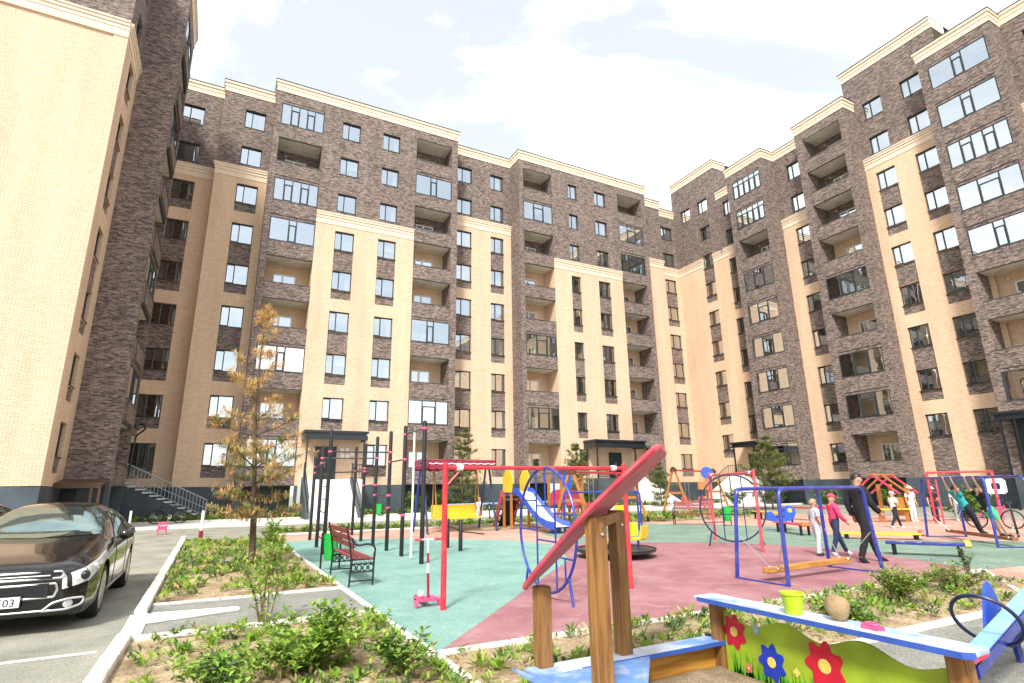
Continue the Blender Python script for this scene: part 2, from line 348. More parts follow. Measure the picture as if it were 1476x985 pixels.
plain('skin', (0.52, 0.30, 0.21), 0.5, 0.05, 12)
plain('hair_dark', (0.015, 0.011, 0.01), 0.5, 0.2, 40)
plain('hair_fair', (0.36, 0.24, 0.12), 0.5, 0.2, 40)
for nm, c in dict(black=(0.008, 0.008, 0.010), white=(0.80, 0.80, 0.80), grey=(0.30, 0.33, 0.36), pink=(0.66, 0.05, 0.16), denim=(0.02, 0.035, 0.09), light=(0.45, 0.50, 0.55), teal=(0.03, 0.36, 0.42), green=(0.06, 0.52, 0.22), navy=(0.012, 0.014, 0.03), red=(0.55, 0.03, 0.06)).items():
    plain('cloth_' + nm, c, 0.85, 0.15, 18)
# ------------------------------------------------------------------ the three wings of the apartment block
ST = 3.159
T = {k: 30.0 - ST * (9 - k) for k in range(0, 12)}          # head of the windows of storey k
WM = ['beige_brick', 'dark_brick', 'soffit', 'cornice', 'metal_cap', 'plinth', 'tan_brick']
BEI, DRK, SOF, COR, CAP, PLI, TAN = range(7)
ZPL = 1.95
WIN_H = 1.50
WINDOW_CACHE = {}
def window_meshes(w, h, style):
    """frame with mullion, a dark room behind it and, by style, curtains; the panes are a mesh of their own.
    local frame: x along the wall, outside is -y, opening from z=0 to z=h"""
    key = (round(w, 2), round(h, 2), style)
    if key in WINDOW_CACHE: return WINDOW_CACHE[key]
    f = MB(); fw = 0.06; y0, y1 = 0.02, 0.09
    x0, x1 = -w / 2, w / 2; xm = x0 + w * 0.36
    f.mat(0)
    f.box((x0, y0, 0), (x1, y1, fw)); f.box((x0, y0, h - fw), (x1, y1, h))
    f.box((x0, y0, fw), (x0 + fw, y1, h - fw)); f.box((x1 - fw, y0, fw), (x1, y1, h - fw))
    f.box((xm - 0.035, y0 - 0.012, fw), (xm + 0.035, y1, h - fw))
    f.box((x0 + fw, y0 - 0.01, fw), (xm - 0.035, y0 + 0.03, fw + 0.05)); f.box((x0 + fw, y0 - 0.01, h - fw - 0.05), (xm - 0.035, y0 + 0.03, h - fw))
    f.box((x0 - 0.02, -0.17, -0.045), (x1 + 0.02, y0 + 0.02, -0.002))       # sill
    f.mat(1)                                                            # room
    d = 1.3; a, b, c, e = x0 - 0.25, x1 + 0.25, -0.5, h + 0.25
    f.quad((a, d, c), (b, d, c), (b, d, e), (a, d, e)); f.quad((a, .11, c), (a, d, c), (a, d, e), (a, .11, e)); f.quad((b, .11, c), (b, .11, e), (b, d, e), (b, d, c))
    f.quad((a, .11, e), (a, d, e), (b, d, e), (b, .11, e)); f.quad((a, .11, c), (b, .11, c), (b, d, c), (a, d, c))
    def curtain(cx0, cx1, mi, z0=0.02):
        f.mat(mi); n = max(4, int((cx1 - cx0) / 0.05)); P = []
        for i in range(n + 1):
            x = cx0 + (cx1 - cx0) * i / n; P.append((x, 0.22 + 0.03 * math.sin(i * 1.9)))
        for i in range(n):
            f.quad((P[i][0], P[i][1], z0), (P[i + 1][0], P[i + 1][1], z0), (P[i + 1][0], P[i + 1][1], h), (P[i][0], P[i][1], h))
    if style == 1: curtain(x0 + .03, x0 + w * .33, 2); curtain(x1 - w * .3, x1 - .03, 2)
    if style == 2: curtain(x0 + .03, x1 - .03, 2)
    if style == 3: curtain(x0 + .03, x0 + w * .5, 3)
    if style == 4: curtain(xm + .05, x1 - .03, 2)
    if style == 5:                                                      # roller blind half down
        f.mat(2); f.quad((x0 + .06, .16, h * .45), (x1 - .06, .16, h * .45), (x1 - .06, .16, h), (x0 + .06, .16, h))
    g = MB(); y = 0.06
    g.quad((x0 + fw, y - .01, fw), (xm - .035, y - .01, fw), (xm - .035, y - .01, h - fw), (x0 + fw, y - .01, h - fw))
    g.quad((xm + .035, y, fw), (x1 - fw, y, fw), (x1 - fw, y, h - fw), (xm + .035, y, h - fw))
    WINDOW_CACHE[key] = (f.mesh('window_frame', ['frame_dark', 'room', 'curtain', 'curtain_green']), g.mesh('window_pane', 'window_glass'))
    return WINDOW_CACHE[key]
GLAZ_CACHE = {}
def glazing_meshes(w, h, style, gm):
    key = (round(w, 2), round(h, 2), style, gm)
    if key in GLAZ_CACHE: return GLAZ_CACHE[key]
    f = MB(); g = MB(); t = 0.05; x0, x1 = -w / 2, w / 2
    lay = {0: [0, .41, .58, 1], 1: [0, .22, .41, .60, .78, 1], 2: [0, .34, .68, 1], 3: [0, .2, .4, .6, .8, 1]}[style]
    f.box((x0, -.03, 0), (x1, .03, t)); f.box((x0, -.03, h - t), (x1, .03, h)); f.box((x0, -.03, t), (x0 + t, .03, h - t)); f.box((x1 - t, -.03, t), (x1, .03, h - t))
    for i, a in enumerate(lay[1:-1]):
        xx = x0 + a * w; f.box((xx - .035, -.04, t), (xx + .035, .04, h - t))
    for i in range(len(lay) - 1):
        a = x0 + lay[i] * w + .035; b = x0 + lay[i + 1] * w - .035
        sash = (i % 2 == 1) or style == 3
        if sash:
            zt = h * .74; f.box((a, -.045, zt - .035), (b, .04, zt + .035)); f.box((a, -.05, t), (a + .05, .03, zt - .035)); f.box((b - .05, -.05, t), (b, .03, zt - .035)); f.box((a + .05, -.05, t), (b - .05, .03, t + .05))
        g.quad((a, 0, t), (b, 0, t), (b, 0, h - t), (a, 0, h - t))
    GLAZ_CACHE[key] = (f.mesh('glazing_frame', ['frame_dark']), g.mesh('glazing_pane', gm))
    return GLAZ_CACHE[key]
DOOR_CACHE = {}
def balcony_door_meshes(w, h):
    key = (round(w, 2), round(h, 2))
    if key in DOOR_CACHE: return DOOR_CACHE[key]
    f = MB(); g = MB(); x0, x1 = -w / 2, w / 2; t = .08
    f.mat(0)
    f.box((x0, -.03, 0), (x1, .05, t)); f.box((x0, -.03, h - t), (x1, .05, h)); f.box((x0, -.03, t), (x0 + t, .05, h - t)); f.box((x1 - t, -.03, t), (x1, .05, h - t))
    xm = x0 + w * .42; f.box((xm - .07, -.035, t), (xm + .07, .05, h - t)); f.box((x0 + t, -.032, .86), (xm - .07, .05, .95))
    f.mat(1); f.quad((x0 + t, .04, t), (x1 - t, .04, t), (x1 - t, .04, h - t), (x0 + t, .04, h - t))
    g.quad((x0 + t, .0, .95), (xm - .07, .0, .95), (xm - .07, .0, h - t), (x0 + t, .0, h - t)); g.quad((xm + .07, .0, t), (x1 - t, .0, t), (x1 - t, .0, h - t), (xm + .07, .0, h - t))
    DOOR_CACHE[key] = (f.mesh('balcony_door_frame', ['frame_white', 'room']), g.mesh('balcony_door_pane', 'window_glass'))
    return DOOR_CACHE[key]

class Wing:
    def __init__(s, name, label, kind, base):
        s.kind = kind; s.root = thing(name, label, 'apartment building', base)
        s.w = MB(); s.bands = []; s.base = Vector(base); s.rz = {'A': 0.0, 'B': -PI / 2, 'L': PI / 2}[kind]; s.top = MB(); s.band = MB()
        s.wn = s.gn = 0
    def P(s, u, v, z):
        if s.kind == 'A': return (u, 40 - v, z)
        if s.kind == 'B': return (43.8 - v, u, z)
        return (-6.25 + v, u, z)
    def q(s, u0, u1, z0, z1, v, mi):
        s.w.quad(s.P(u0, v, z0), s.P(u1, v, z0), s.P(u1, v, z1), s.P(u0, v, z1), mi)
    def side(s, u, v0, v1, z0, z1, mi):
        s.w.quad(s.P(u, v0, z0), s.P(u, v1, z0), s.P(u, v1, z1), s.P(u, v0, z1), mi)
    def flat(s, u0, u1, v0, v1, z, mi):
        s.w.quad(s.P(u0, v0, z), s.P(u1, v0, z), s.P(u1, v1, z), s.P(u0, v1, z), mi)
    def window(s, u0, u1, z1, h=WIN_H, v=0.0, style=None):
        if style is None:
            style = random.choice([0, 1, 1, 2, 3, 4, 5, 0, 1])
        fm, gm = window_meshes(u1 - u0, h, style)
        p = Vector(s.P((u0 + u1) / 2, v - 0.14, z1 - h)) - s.base
        o = inst('window', fm, s.root, p, s.rz); inst('pane', gm, o, (0, 0, 0)); s.wn += 1
    def wall(s, u0, u1, z0, z1, v, holes, colour):
        """front of a bay with recessed openings. holes: (u0,u1,z0,z1,depth,back material or None)"""
        us = sorted({u0, u1} | {a for h in holes for a in h[:2]}); zs = sorted({z0, z1, ZPL} | {a for h in holes for a in h[2:4]} | {a for a in colour.get('cuts', []) if z0 < a < z1})
        for i in range(len(us) - 1):
            for j in range(len(zs) - 1):
                cu = (us[i] + us[i + 1]) / 2; cz = (zs[j] + zs[j + 1]) / 2
                if any(h[0] < cu < h[1] and h[2] < cz < h[3] for h in holes): continue
                s.q(us[i], us[i + 1], zs[j], zs[j + 1], v, colour['f'](cu, cz))
        for a, b, c, d, dep, back in holes:
            mi = colour['f']((a + b) / 2, (c + d) / 2) if back is None else colour['f'](a - .05, (c + d) / 2)
            s.side(a, v, v - dep, c, d, mi); s.side(b, v, v - dep, c, d, mi); s.flat(a, b, v, v - dep, c, mi); s.flat(a, b, v, v - dep, d, mi)
            if back is not None: s.q(a, b, c, d, v - dep, back)
    def bay(s, u0, u1, v, roof, cols=(), corn=None, pattern=(), lows=(-4, -4), beige=BEI, rows=range(1, 10), off=0.0, tall_panel=False, wh=WIN_H, gap=None, wins=True, extra=()):
        """one flat bay: cols = window columns (u0,u1,rows or None); corn = top of the beige storeys; pattern = storeys whose window has a full dark panel below"""
        holes = []; hw = []
        for cdef in cols:
            a, b = cdef[0], cdef[1]; rr = cdef[2] if len(cdef) > 2 else rows
            for k in rr:
                t = T[k] + off; hw.append((a, b, t)); holes.append((a, b, t - wh, t, 0.16, None))
                if corn and t - .8 < corn:
                    if k in pattern: holes.append((a, b, T[k - 1] + off + 0.001, t - wh - 0.05, 0.07, DRK))
                    elif k == 1 and tall_panel: holes.append((a, b, ZPL + .02, t - wh - 0.05, 0.07, DRK))
                    else: holes.append((a, b, t - wh - 0.72, t - wh - 0.05, 0.07, DRK))
        holes += list(extra)
        cz = corn if corn else -1
        def f(u, z):
            if z < ZPL: return PLI
            return beige if z < cz else DRK
        s.wall(u0, u1, 0, roof - 0.92, v, holes, dict(f=f, cuts=[cz]))
        if wins:
            for a, b, t in hw: s.window(a, b, t, wh, v)
        for u, lo in ((u0, lows[0]), (u1, lows[1])):
            if lo < v:
                s.side(u, v, lo, 0, ZPL, PLI)
                if corn: s.side(u, v, lo, ZPL, corn, beige); s.side(u, v, lo, corn, roof - .92, DRK)
                else: s.side(u, v, lo, ZPL, roof - .92, DRK)
        s.cornice(u0, u1, v, roof, lows)
        if corn and gap: s.bandc(u0, gap[0], v, corn, (lows[0], v)); s.bandc(gap[1], u1, v, corn, (v, lows[1]))
        elif corn: s.bandc(u0, u1, v, corn, lows)
        s.flat(u0, u1, v, v - 6, roof - .05, CAP)
    def _boxP(s, mb, u0, u1, v0, v1, z0, z1, mi):
        a = s.P(u0, v0, z0); b = s.P(u1, v1, z1)
        mb.box([min(a[i], b[i]) for i in range(3)], [max(a[i], b[i]) for i in range(3)], mi)
    def cornice(s, u0, u1, v, roof, lows):
        """stepped crown of pale stone with a dark metal cap, running round the free ends of the bay"""
        s.top = MB(); s.bands.append(('cornice', s.top)); e0 = 1 if lows[0] < v - .3 else 0; e1 = 1 if lows[1] < v - .3 else 0
        for k, (z0, z1, p) in enumerate(((-.92, -.56, .04), (-.56, -.26, .075), (-.26, -.06, .14))):
            s._boxP(s.top, u0 - p * e0 + .002 * (1 - e0), u1 + p * e1 - .002 * (1 - e1), v + p, v - 1.9, roof + z0, roof + z1, 0)
        s._boxP(s.top, u0 - .17 * e0 + .002 * (1 - e0), u1 + .17 * e1 - .002 * (1 - e1), v + .17, v - 1.9, roof - .06, roof, 1)
    def bandc(s, u0, u1, v, z, lows):
        s.band = MB(); s.bands.append(('string_course', s.band)); e0 = 1 if lows[0] < v - .3 else 0; e1 = 1 if lows[1] < v - .3 else 0
        for z0, z1, p in ((-.92, -.86, .03), (-.86, -.5, .012), (-.5, -.28, .05), (-.28, -.10, .10), (-.10, 0, .14)):
            s._boxP(s.band, u0 - p * e0 + .003, u1 + p * e1 - .003, v + p, v - .12 if not (e0 or e1) else v - .5, z + z0, z + z1, 0)
    def balconies(s, u0, u1, v, roof, states, pil=(0.4, 0), lows=(-4, -4), depth=1.9, back=None, off=0.0, rows=range(1, 10), corn=None):
        """column of balconies between brick pilasters: 'O' open, '0'-'3' glazed, 'd' dark glazed, 'W' white screen, '.' none"""
        a = u0 + pil[0]; b = u1 - pil[1]; zt = roof - .92
        for p0, p1 in ((u0, a), (b, u1)):
            if p1 - p0 > .01:
                s.q(p0, p1, 0, ZPL, v, PLI); s.q(p0, p1, ZPL, zt, v, DRK)
                inner = p1 if p0 == u0 else p0
                s.side(inner, v, v - depth, 0, ZPL, PLI); s.side(inner, v, v - depth, ZPL, zt, DRK)
        for u, lo, has in ((u0, lows[0], pil[0]), (u1, lows[1], pil[1])):
            if lo < v:
                if lo > v - depth - .01 and not has: pass
                s.side(u, v, lo, 0, ZPL, PLI); s.side(u, v, lo, ZPL, zt, DRK)
        # back wall and the brick above the top opening
        s.q(a, b, 0, ZPL, v - depth, PLI); cz = corn or 22; s.q(a, b, ZPL, cz, v - depth, TAN); s.q(a, b, cz, zt, v - depth, DRK)
        if not pil[0]: s.side(a, v, v - depth, ZPL, corn or 22, TAN); s.side(a, v, v - depth, corn or 22, zt, DRK)
        if not pil[1]: s.side(b, v, v - depth, ZPL, corn or 22, TAN); s.side(b, v, v - depth, corn or 22, zt, DRK)
        s._boxP(s.w, a, b, v, v - .14, T[9] + off + .41, zt, DRK)
        s.flat(a, b, v - .14, v - depth, T[9] + off + .41, SOF)
        s.cornice(u0, u1, v, roof, lows); s.flat(u0, u1, v, v - 6, roof - .05, CAP)
        for k in rows:
            st = states[9 - k]
            if st == '.': continue
            t = T[k] + off; bal = MB()
            s._boxP(bal, a + .01, b - .01, v + .03, v - .11, t - 2.75, t - 1.62, 0)         # brick parapet
            s._boxP(bal, a + .01, b - .01, v + .05, v - .13, t - 1.62, t - 1.57, 2)         # coping
            s._boxP(bal, a + .01, b - .01, v - .11, v - depth + .002, t - 2.75, t - 2.57, 1)  # slab
            s._boxP(bal, a + .02, b - .02, v + .0, v - .11, t - 2.79, t - 2.752, 2)
            bo = bal.build('balcony', ['dark_brick', 'soffit', 'metal_cap'], s.root)
            w = b - a - .04; uc = (a + b) / 2
            lam = MB(); s._boxP(lam, uc - .9 if s.kind != 'B' else uc + .8, uc - .8 if s.kind != 'B' else uc + .9, v - depth + .11, v - depth + .01, t - .05, t + .05, 0); lam.build('lamp', ['white_plastic'], bo)
            if st in '0123dW':
                style = int(st) if st in '0123' else (2 if st == 'd' else 0)
                fm, gm = glazing_meshes(w, 1.77, style, {'d': 'clear_glass', 'W': 'white_screen'}.get(st, 'balcony_glass'))
                p = Vector(s.P(uc, v - .05, t - 1.57)) - s.base
                o = inst('balcony_glazing', fm, s.root, p, s.rz); inst('pane', gm, o, (0, 0, 0)); s.gn += 1
                s._boxP(s.w, a + .01, b - .01, v - .01, v - .12, t + .2, t + .37, DRK)
            fm, gm = balcony_door_meshes(1.55, 2.15)
            side = -1 if s.kind != 'B' else -1
            p = Vector(s.P(uc + side * (w / 2 - 1.35) * .6, v - depth + .06, t - 2.45)) - s.base
            o = inst('balcony_door', fm, s.root, p, s.rz); inst('pane', gm, o, (0, 0, 0))
    def finish(s):
        s.w.build('wall', WM, s.root)
        for nm, mb in s.bands:
            if mb.v: mb.build(nm, ['cornice', 'metal_cap'] if nm == 'cornice' else ['cornice'], s.root)

# ---- centre wing, facing the camera across the playground
A = Wing('apartment_building', 'long nine-storey brick apartment block across the back, dark brick above pale brick', 'A', (18, 40, 0))
RF = 32.1
P_EVEN = (6, 4); P_ODD = (7, 5, 3)
A.bay(-6.2, -2.35, -3.03, RF + .05, [(-5.03, -3.58)], corn=T[7] + 1.37, pattern=P_EVEN, beige=TAN, lows=(-3.03, -3.03))
A.bay(-2.35, 1.16, -1.78, RF, [(-.83, .6)], corn=T[7] + 1.37, pattern=P_EVEN, beige=TAN, lows=(-3.03, -1.78))
A.balconies(1.16, 4.68, 0.0, RF, '1O10OOWO0', pil=(.42, 0), lows=(-1.78, 0), corn=T[6] + 1.37)
A.bay(4.68, 12.2, 0.0, RF, [(6.1, 7.52, range(2, 10)), (9.34, 10.76)], corn=T[6] + 1.37, pattern=P_EVEN, lows=(0, 0))
A.balconies(12.2, 15.9, 0.0, RF, 'O0OOO0O2O', pil=(0, .52), lows=(0, -1.78), corn=T[6] + 1.37)
A.bay(15.9, 22.05, -1.78, RF, [(16.62, 18.02), (19.88, 21.2)], corn=T[7] + 1.37, pattern=P_ODD, lows=(-1.78, -1.78))
A.balconies(21.95, 25.45, 0.0, RF, 'O2OOOdOdO', pil=(.42, 0), lows=(-1.78, 0), corn=T[6] + 1.37)
A.bay(25.45, 33.25, 0.0, RF, [(27.3, 28.33), (30.37, 31.75, range(2, 10))], corn=T[6] + 1.37, pattern=P_EVEN, lows=(0, 0))
A.balconies(33.25, 36.88, 0.0, RF, 'O2dOOOOO.', pil=(0, .56), lows=(0, -1.78), corn=T[6] + 1.37)
A.bay(36.88, 40.45, -1.78, RF, [], corn=T[7] + 1.37, lows=(-1.78, -3.03))
A.bay(40.45, 44.6, -3.03, RF + .1, [(41.76, 43.35)], corn=T[7] + 1.37, pattern=P_ODD, lows=(-3.03, -3.03))

# ---- right wing
B = Wing('apartment_building', 'brick apartment block on the right, seen at a slant, with taller tower sections', 'B', (43.8, 20, 0))
so = 1.61
B.bay(36.8, 43.05, 0.0, 35.45, [(38.0, 39.4, range(1, 10)), (40.5, 41.9, (9,))], corn=T[7] + 1.3, pattern=P_ODD, lows=(-3, 0), beige=TAN, off=so, wh=1.45, gap=(38.0, 39.4))
B.bay(33.7, 36.8, 0.0, 31.55, [(34.75, 36.05)], corn=T[7] + 1.3, pattern=P_ODD, beige=TAN, lows=(0, 0))
B.balconies(29.75, 33.85, 1.7, RF, '33O2222d2'.replace('d', '2'), pil=(.35, .62), lows=(0, 0))
B.bay(26.2, 29.75, 0.0, RF, [(27.25, 28.55)], corn=T[7] + 1.37, pattern=P_ODD, beige=TAN, lows=(0, 0))
B.balconies(21.85, 26.25, 1.7, RF, 'OOOOdOddO', pil=(.5, .66), lows=(.2, 0))
B.bay(15.5, 22.4, 0.2, 35.2, [(19.75, 21.15), (16.85, 18.3)], corn=26.65, pattern=P_ODD, beige=TAN, lows=(.2, -3), off=1.45, tall_panel=True, rows=range(1, 10), extra=[])
B.balconies(11.95, 16.35, 1.7, RF - .15, '0012OOO2.'.replace('OOO', '0OO'), pil=(.42, .55), lows=(.2, .2))
B.bay(1.0, 11.95, 0.2, RF, [(9.6, 11.0), (3.0, 4.4)], corn=T[7] + 1.37, pattern=P_EVEN, beige=TAN, lows=(.2, .2))
B.bay(-30.0, 1.0, 0.2, RF, [], corn=T[7] + 1.37, beige=TAN, lows=(-6, .2))

# ---- left wing: its blank gable end is at the left edge of the picture
LW = Wing('apartment_building', 'apartment block with blank pale brick end wall at the left edge', 'L', (-6.25, 33, 0))
LW.bay(29.6, 33.3, 0.0, RF, [(30.95, 32.2)], corn=24.9, pattern=P_EVEN, lows=(0, 0))
GY = 29.6
LW.band = MB(); LW.top = MB(); LW.bands += [('string_course', LW.band), ('cornice', LW.top)]
def gq(x0, x1, z0, z1, y, mi): LW.w.quad((x0, y, z0), (x1, y, z0), (x1, y, z1), (x0, y, z1), mi)
gq(-30, -6.25, 0, ZPL, GY + .03, PLI)
gq(-6.86, -6.25, ZPL, 24.0, GY, BEI); gq(-30, -6.86, ZPL, 24.0, GY + .06, BEI); LW.w.quad((-6.86, GY, ZPL), (-6.86, GY + .06, ZPL), (-6.86, GY + .06, 24), (-6.86, GY, 24), DRK)
gq(-30, -6.25, 24.9, 31.2, GY + .02, DRK)
for z0, z1, p in ((23.98, 24.06, .04), (24.06, 24.4, .05), (24.4, 24.62, .08), (24.62, 24.8, .13), (24.8, 24.9, .18)): LW.band.box((-30, GY - p, z0), (-6.255, GY + .3, z1), 0)
for z0, z1, p in ((31.18, 31.5, .05), (31.5, 31.78, .12), (31.78, 32.05, .2)): LW.top.box((-30, GY - p, z0), (-6.255, GY + .3, z1), 0)
# the projecting balcony column: its brick flank faces the camera
LW.balconies(33.3, 38.2, 1.85, RF, '0O2OO2O0O', pil=(.45, .45), lows=(0, 0))
for k in range(1, 10):
    LW._boxP(LW.w, 34.2, 37.4, 1.97, 1.90, T[k] - 2.7, T[k] - 1.75, DRK); LW._boxP(LW.w, 34.2, 37.4, 2.0, 1.9, T[k] - 1.75, T[k] - 1.69, CAP)
LW.bay(38.2, 43.0, 0.0, RF, [], corn=24.9, beige=TAN, lows=(0, 0))
for w_ in (A, B, LW): w_.finish()
# ------------------------------------------------------------------ ground, kerbs, planting beds
def sheet(name, pts, z, mat, kind='structure'):
    m = MB(); m.add([(x, y, z) for x, y in pts], [tuple(range(len(pts)))]); return tag(m.build(name, [mat]), kind=kind)
sheet('asphalt_ground', [(-160, -160), (200, -160), (200, 200), (-160, 200)], 0.0, 'asphalt')
sheet('pavement', [(-6.2, 31.0), (43.4, 31.0), (43.4, 37.2), (-6.2, 37.2)], 0.004, 'paving')
sheet('lawn', [(-5.2, 37.3), (43.4, 37.3), (43.4, 42.6), (-5.2, 42.6)], 0.008, 'lawn')
sheet('lawn', [(-6.1, 28.0), (-5.2, 28.0), (-5.2, 40), (-6.1, 40)], 0.008, 'lawn')
PB = [(2.12, 5.78), (12.7, 5.78), (10.4, 4.35), (9.0, 2.0), (30, 2.0), (30, 20), (21, 23.6), (2.12, 23.6)]
sheet('rubber_surfacing', PB, 0.010, 'terracotta_rubber')
sheet('green_surfacing', [(2.12, 5.78), (4.63, 8.48), (7.3, 11.3), (8.9, 14.3), (8.7, 16.2), (7.6, 17.6), (6.0, 19.0), (4.2, 20.4), (2.12, 20.4)], 0.014, 'green_rubber')
sheet('red_surfacing', [(2.13, 5.785), (12.7, 5.78), (13.5, 7.4), (14.05, 8.9), (14.0, 10.1), (13.3, 12.0), (11.3, 13.6), (9.6, 14.2), (8.9, 14.3), (7.3, 11.3), (4.63, 8.48)], 0.018, 'red_rubber')
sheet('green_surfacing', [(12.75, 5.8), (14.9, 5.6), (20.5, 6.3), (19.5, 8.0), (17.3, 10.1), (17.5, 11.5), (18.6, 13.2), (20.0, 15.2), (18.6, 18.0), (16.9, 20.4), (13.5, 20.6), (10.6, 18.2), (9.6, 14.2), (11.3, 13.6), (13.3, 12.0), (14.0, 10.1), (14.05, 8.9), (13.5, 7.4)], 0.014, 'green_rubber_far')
sheet('footpath', [(-0.6, 8.06), (2.05, 8.06), (2.05, 10.1), (-0.6, 10.1)], 0.03, 'path_asphalt')
sheet('seesaw_ground', [(5.9, -1.0), (9.3, 2.0), (10.4, 3.9), (5.2, 3.9), (4.4, 2.0), (4.4, -1.0)], 0.006, 'path_asphalt')
def mound(name, x0, x1, y0, y1, z, mat, amp=0.05, n=0.25):
    """gently uneven soil filling a bed, edge pressed down to the kerb"""
    m = MB(); nx = max(4, int((x1 - x0) / n)); ny = max(4, int((y1 - y0) / n)); rnd = random.Random(int(x0 * 100) + 5)
    for j in range(ny + 1):
        for i in range(nx + 1):
            e = min(i, nx - i, j, ny - j); h = z + (0 if e == 0 else amp * min(1, e / 2) * (0.4 + rnd.random() * .8))
            m.v.append((x0 + (x1 - x0) * i / nx, y0 + (y1 - y0) * j / ny, h))
    for j in range(ny):
        for i in range(nx):
            a = j * (nx + 1) + i; m.f.append((a, a + 1, a + nx + 2, a + nx + 1)); m.m.append(0)
    return tag(m.build(name, [mat], smooth=True), kind='structure')
mound('planting_bed', -0.6, 2.04, 10.2, 21.9, 0.03, 'soil'); mound('planting_bed', -0.64, 2.04, -3.0, 7.9, 0.03, 'soil'); mound('planting_bed', 2.16, 12.2, 4.02, 5.7, 0.02, 'soil')
mound('sandy_ground', 2.16, 5.2, -3.0, 4.02, 0.012, 'sand', amp=.03)
mound('planting_bed', 9.0, 26.0, 20.8, 24.4, 0.022, 'soil', n=.5)
def kerb(a, b, w=0.12, h=0.10, parts=1.0, name='kerb'):
    """run of separate kerb stones with slightly uneven joints, one structure"""
    a = Vector((a[0], a[1], 0)); b = Vector((b[0], b[1], 0)); L_ = (b - a).length; n = max(1, round(L_ / parts)); d = (b - a) / n; m = MB(); rnd = random.Random(int(L_ * 977))
    for i in range(n):
        p = a + d * i + d.normalized() * .004; q = a + d * (i + 1) - d.normalized() * .004; o = Vector((rnd.uniform(-.006, .006), rnd.uniform(-.006, .006), 0)); hh = h + rnd.uniform(-.006, .006)
        m.bar(p + o + Vector((0, 0, hh / 2 - .05)), q + o + Vector((0, 0, hh / 2 - .05)), w, hh + .1)
    return tag(m.build(name, ['kerb'], bevel=.008), kind='structure')
kerb((-0.72, 24.0), (-0.68, 9.4), .14, .11); kerb((-0.70, 8.05), (-0.74, -3), .14, .11)
kerb((-0.68, 9.42), (-0.66, 8.08), .22, .055)
kerb((-0.6, 10.15), (2.05, 10.15), .07, .06); kerb((-0.62, 7.99), (2.05, 8.0), .09, .06); kerb((-0.6, 22.0), (2.05, 22.0), .08, .06)
kerb((2.09, 23.6), (2.09, 5.80), .085, .05, .8); kerb((2.10, 5.72), (2.12, -3), .085, .05, .8)
kerb((2.14, 5.74), (12.72, 5.74), .085, .05, .8); kerb((5.0, 3.97), (9.9, 3.97), .07, .05, .8); kerb((12.72, 5.72), (9.95, 3.97), .085, .05, .8); kerb((9.9, 3.95), (8.6, 1.2), .085, .05, .8)
kerb((-5.3, 31.0), (43, 31.0), .15, .12, 2); kerb((-5.2, 37.3), (43.2, 37.3), .1, .09, 2); kerb((2.1, 23.65), (21, 23.65), .1, .06, 1)
# tapering concrete lip lying along the footpath
m = MB(); m.prism([(-.56, 8.78, .031), (.5, 9.06, .031), (.5, 9.22, .031), (-.56, 9.36, .031)], (0, 0, .035)); tag(m.build('path_ramp', ['white_concrete'], bevel=.01), kind='structure')
m = MB(); m.quad((-6, 7.62, .004), (-.9, 7.68, .004), (-.9, 7.78, .004), (-6, 7.72, .004)); m.quad((-6, 14.9, .004), (-3.2, 14.9, .004), (-3.2, 15.0, .004), (-6, 15, .004)); tag(m.build('parking_line', ['road_paint']), kind='structure')

# ------------------------------------------------------------------ plants
def leaf(mb, p, d, L_, w, mi, fold=.25):
    """one folded leaf blade from p along d"""
    d = Vector(d).normalized(); up = Vector((0, 0, 1)); x = d.cross(up); x = x.normalized() if x.length > .05 else Vector((1, 0, 0)); n = x.cross(d)
    p = Vector(p); t = p + d * L_; mid = p + d * (L_ * .5)
    mb.add([p, mid + x * w * .5 + n * w * fold, t, mid - x * w * .5 + n * w * fold], [(0, 1, 2), (0, 2, 3)], mi)
def rdir(rnd, zmin=-.2, zmax=1):
    a = rnd.uniform(0, 2 * PI); z = rnd.uniform(zmin, zmax); r = math.sqrt(max(0, 1 - z * z)); return Vector((r * math.cos(a), r * math.sin(a), z))
def weeds(name, label, x0, x1, y0, y1, z, n, seed, size=(.05, .16), avoid=None, clump=5):
    rnd = random.Random(seed); m = MB(); cs = [(rnd.uniform(x0, x1), rnd.uniform(y0, y1), rnd.uniform(.15, .5)) for _ in range(max(3, n // clump))]
    for _ in range(n):
        cx, cy, cr = rnd.choice(cs); x = min(x1, max(x0, rnd.gauss(cx, cr))); y = min(y1, max(y0, rnd.gauss(cy, cr * 1.2)))
        s = rnd.uniform(*size); mi = rnd.choice([0, 0, 1, 1, 2, 3]); k = rnd.randint(7, 14)
        for i in range(k):
            d = rdir(rnd, .15, .95); o = Vector((rnd.uniform(-s, s) * .5, rnd.uniform(-s, s) * .5, z + rnd.uniform(0, s * .5))); leaf(m, Vector((x, y, 0)) + o, d, s * rnd.uniform(.6, 1.2), s * rnd.uniform(.22, .42), mi)
    return tag(m.build(name, ['leaf_mid', 'leaf_bright', 'leaf_dry', 'leaf_dark']), label, 'weeds', kind='stuff')
weeds('weeds', 'low green and dry weeds round the dying pine', -.5, 1.95, 10.4, 21.5, .05, 620, 1, (.07, .18))
weeds('weeds', 'low weeds on the bare soil beside the nearest kerb', -.5, 1.95, 4.2, 7.8, .05, 330, 2, (.05, .13))
weeds('weeds', 'tufts of weeds along the red rubber edge behind the sandpit', 2.3, 11.5, 4.15, 5.6, .04, 520, 3, (.05, .13))
weeds('weeds', 'scattered weeds beside the sandpit corner', 2.2, 3.0, 2.6, 5.4, .03, 90, 4, (.05, .11))
weeds('weeds', 'weedy strip between the rubber surfacing and the driveway', 2.3, 25, 23.8, 24.5, .02, 420, 5, (.12, .3))
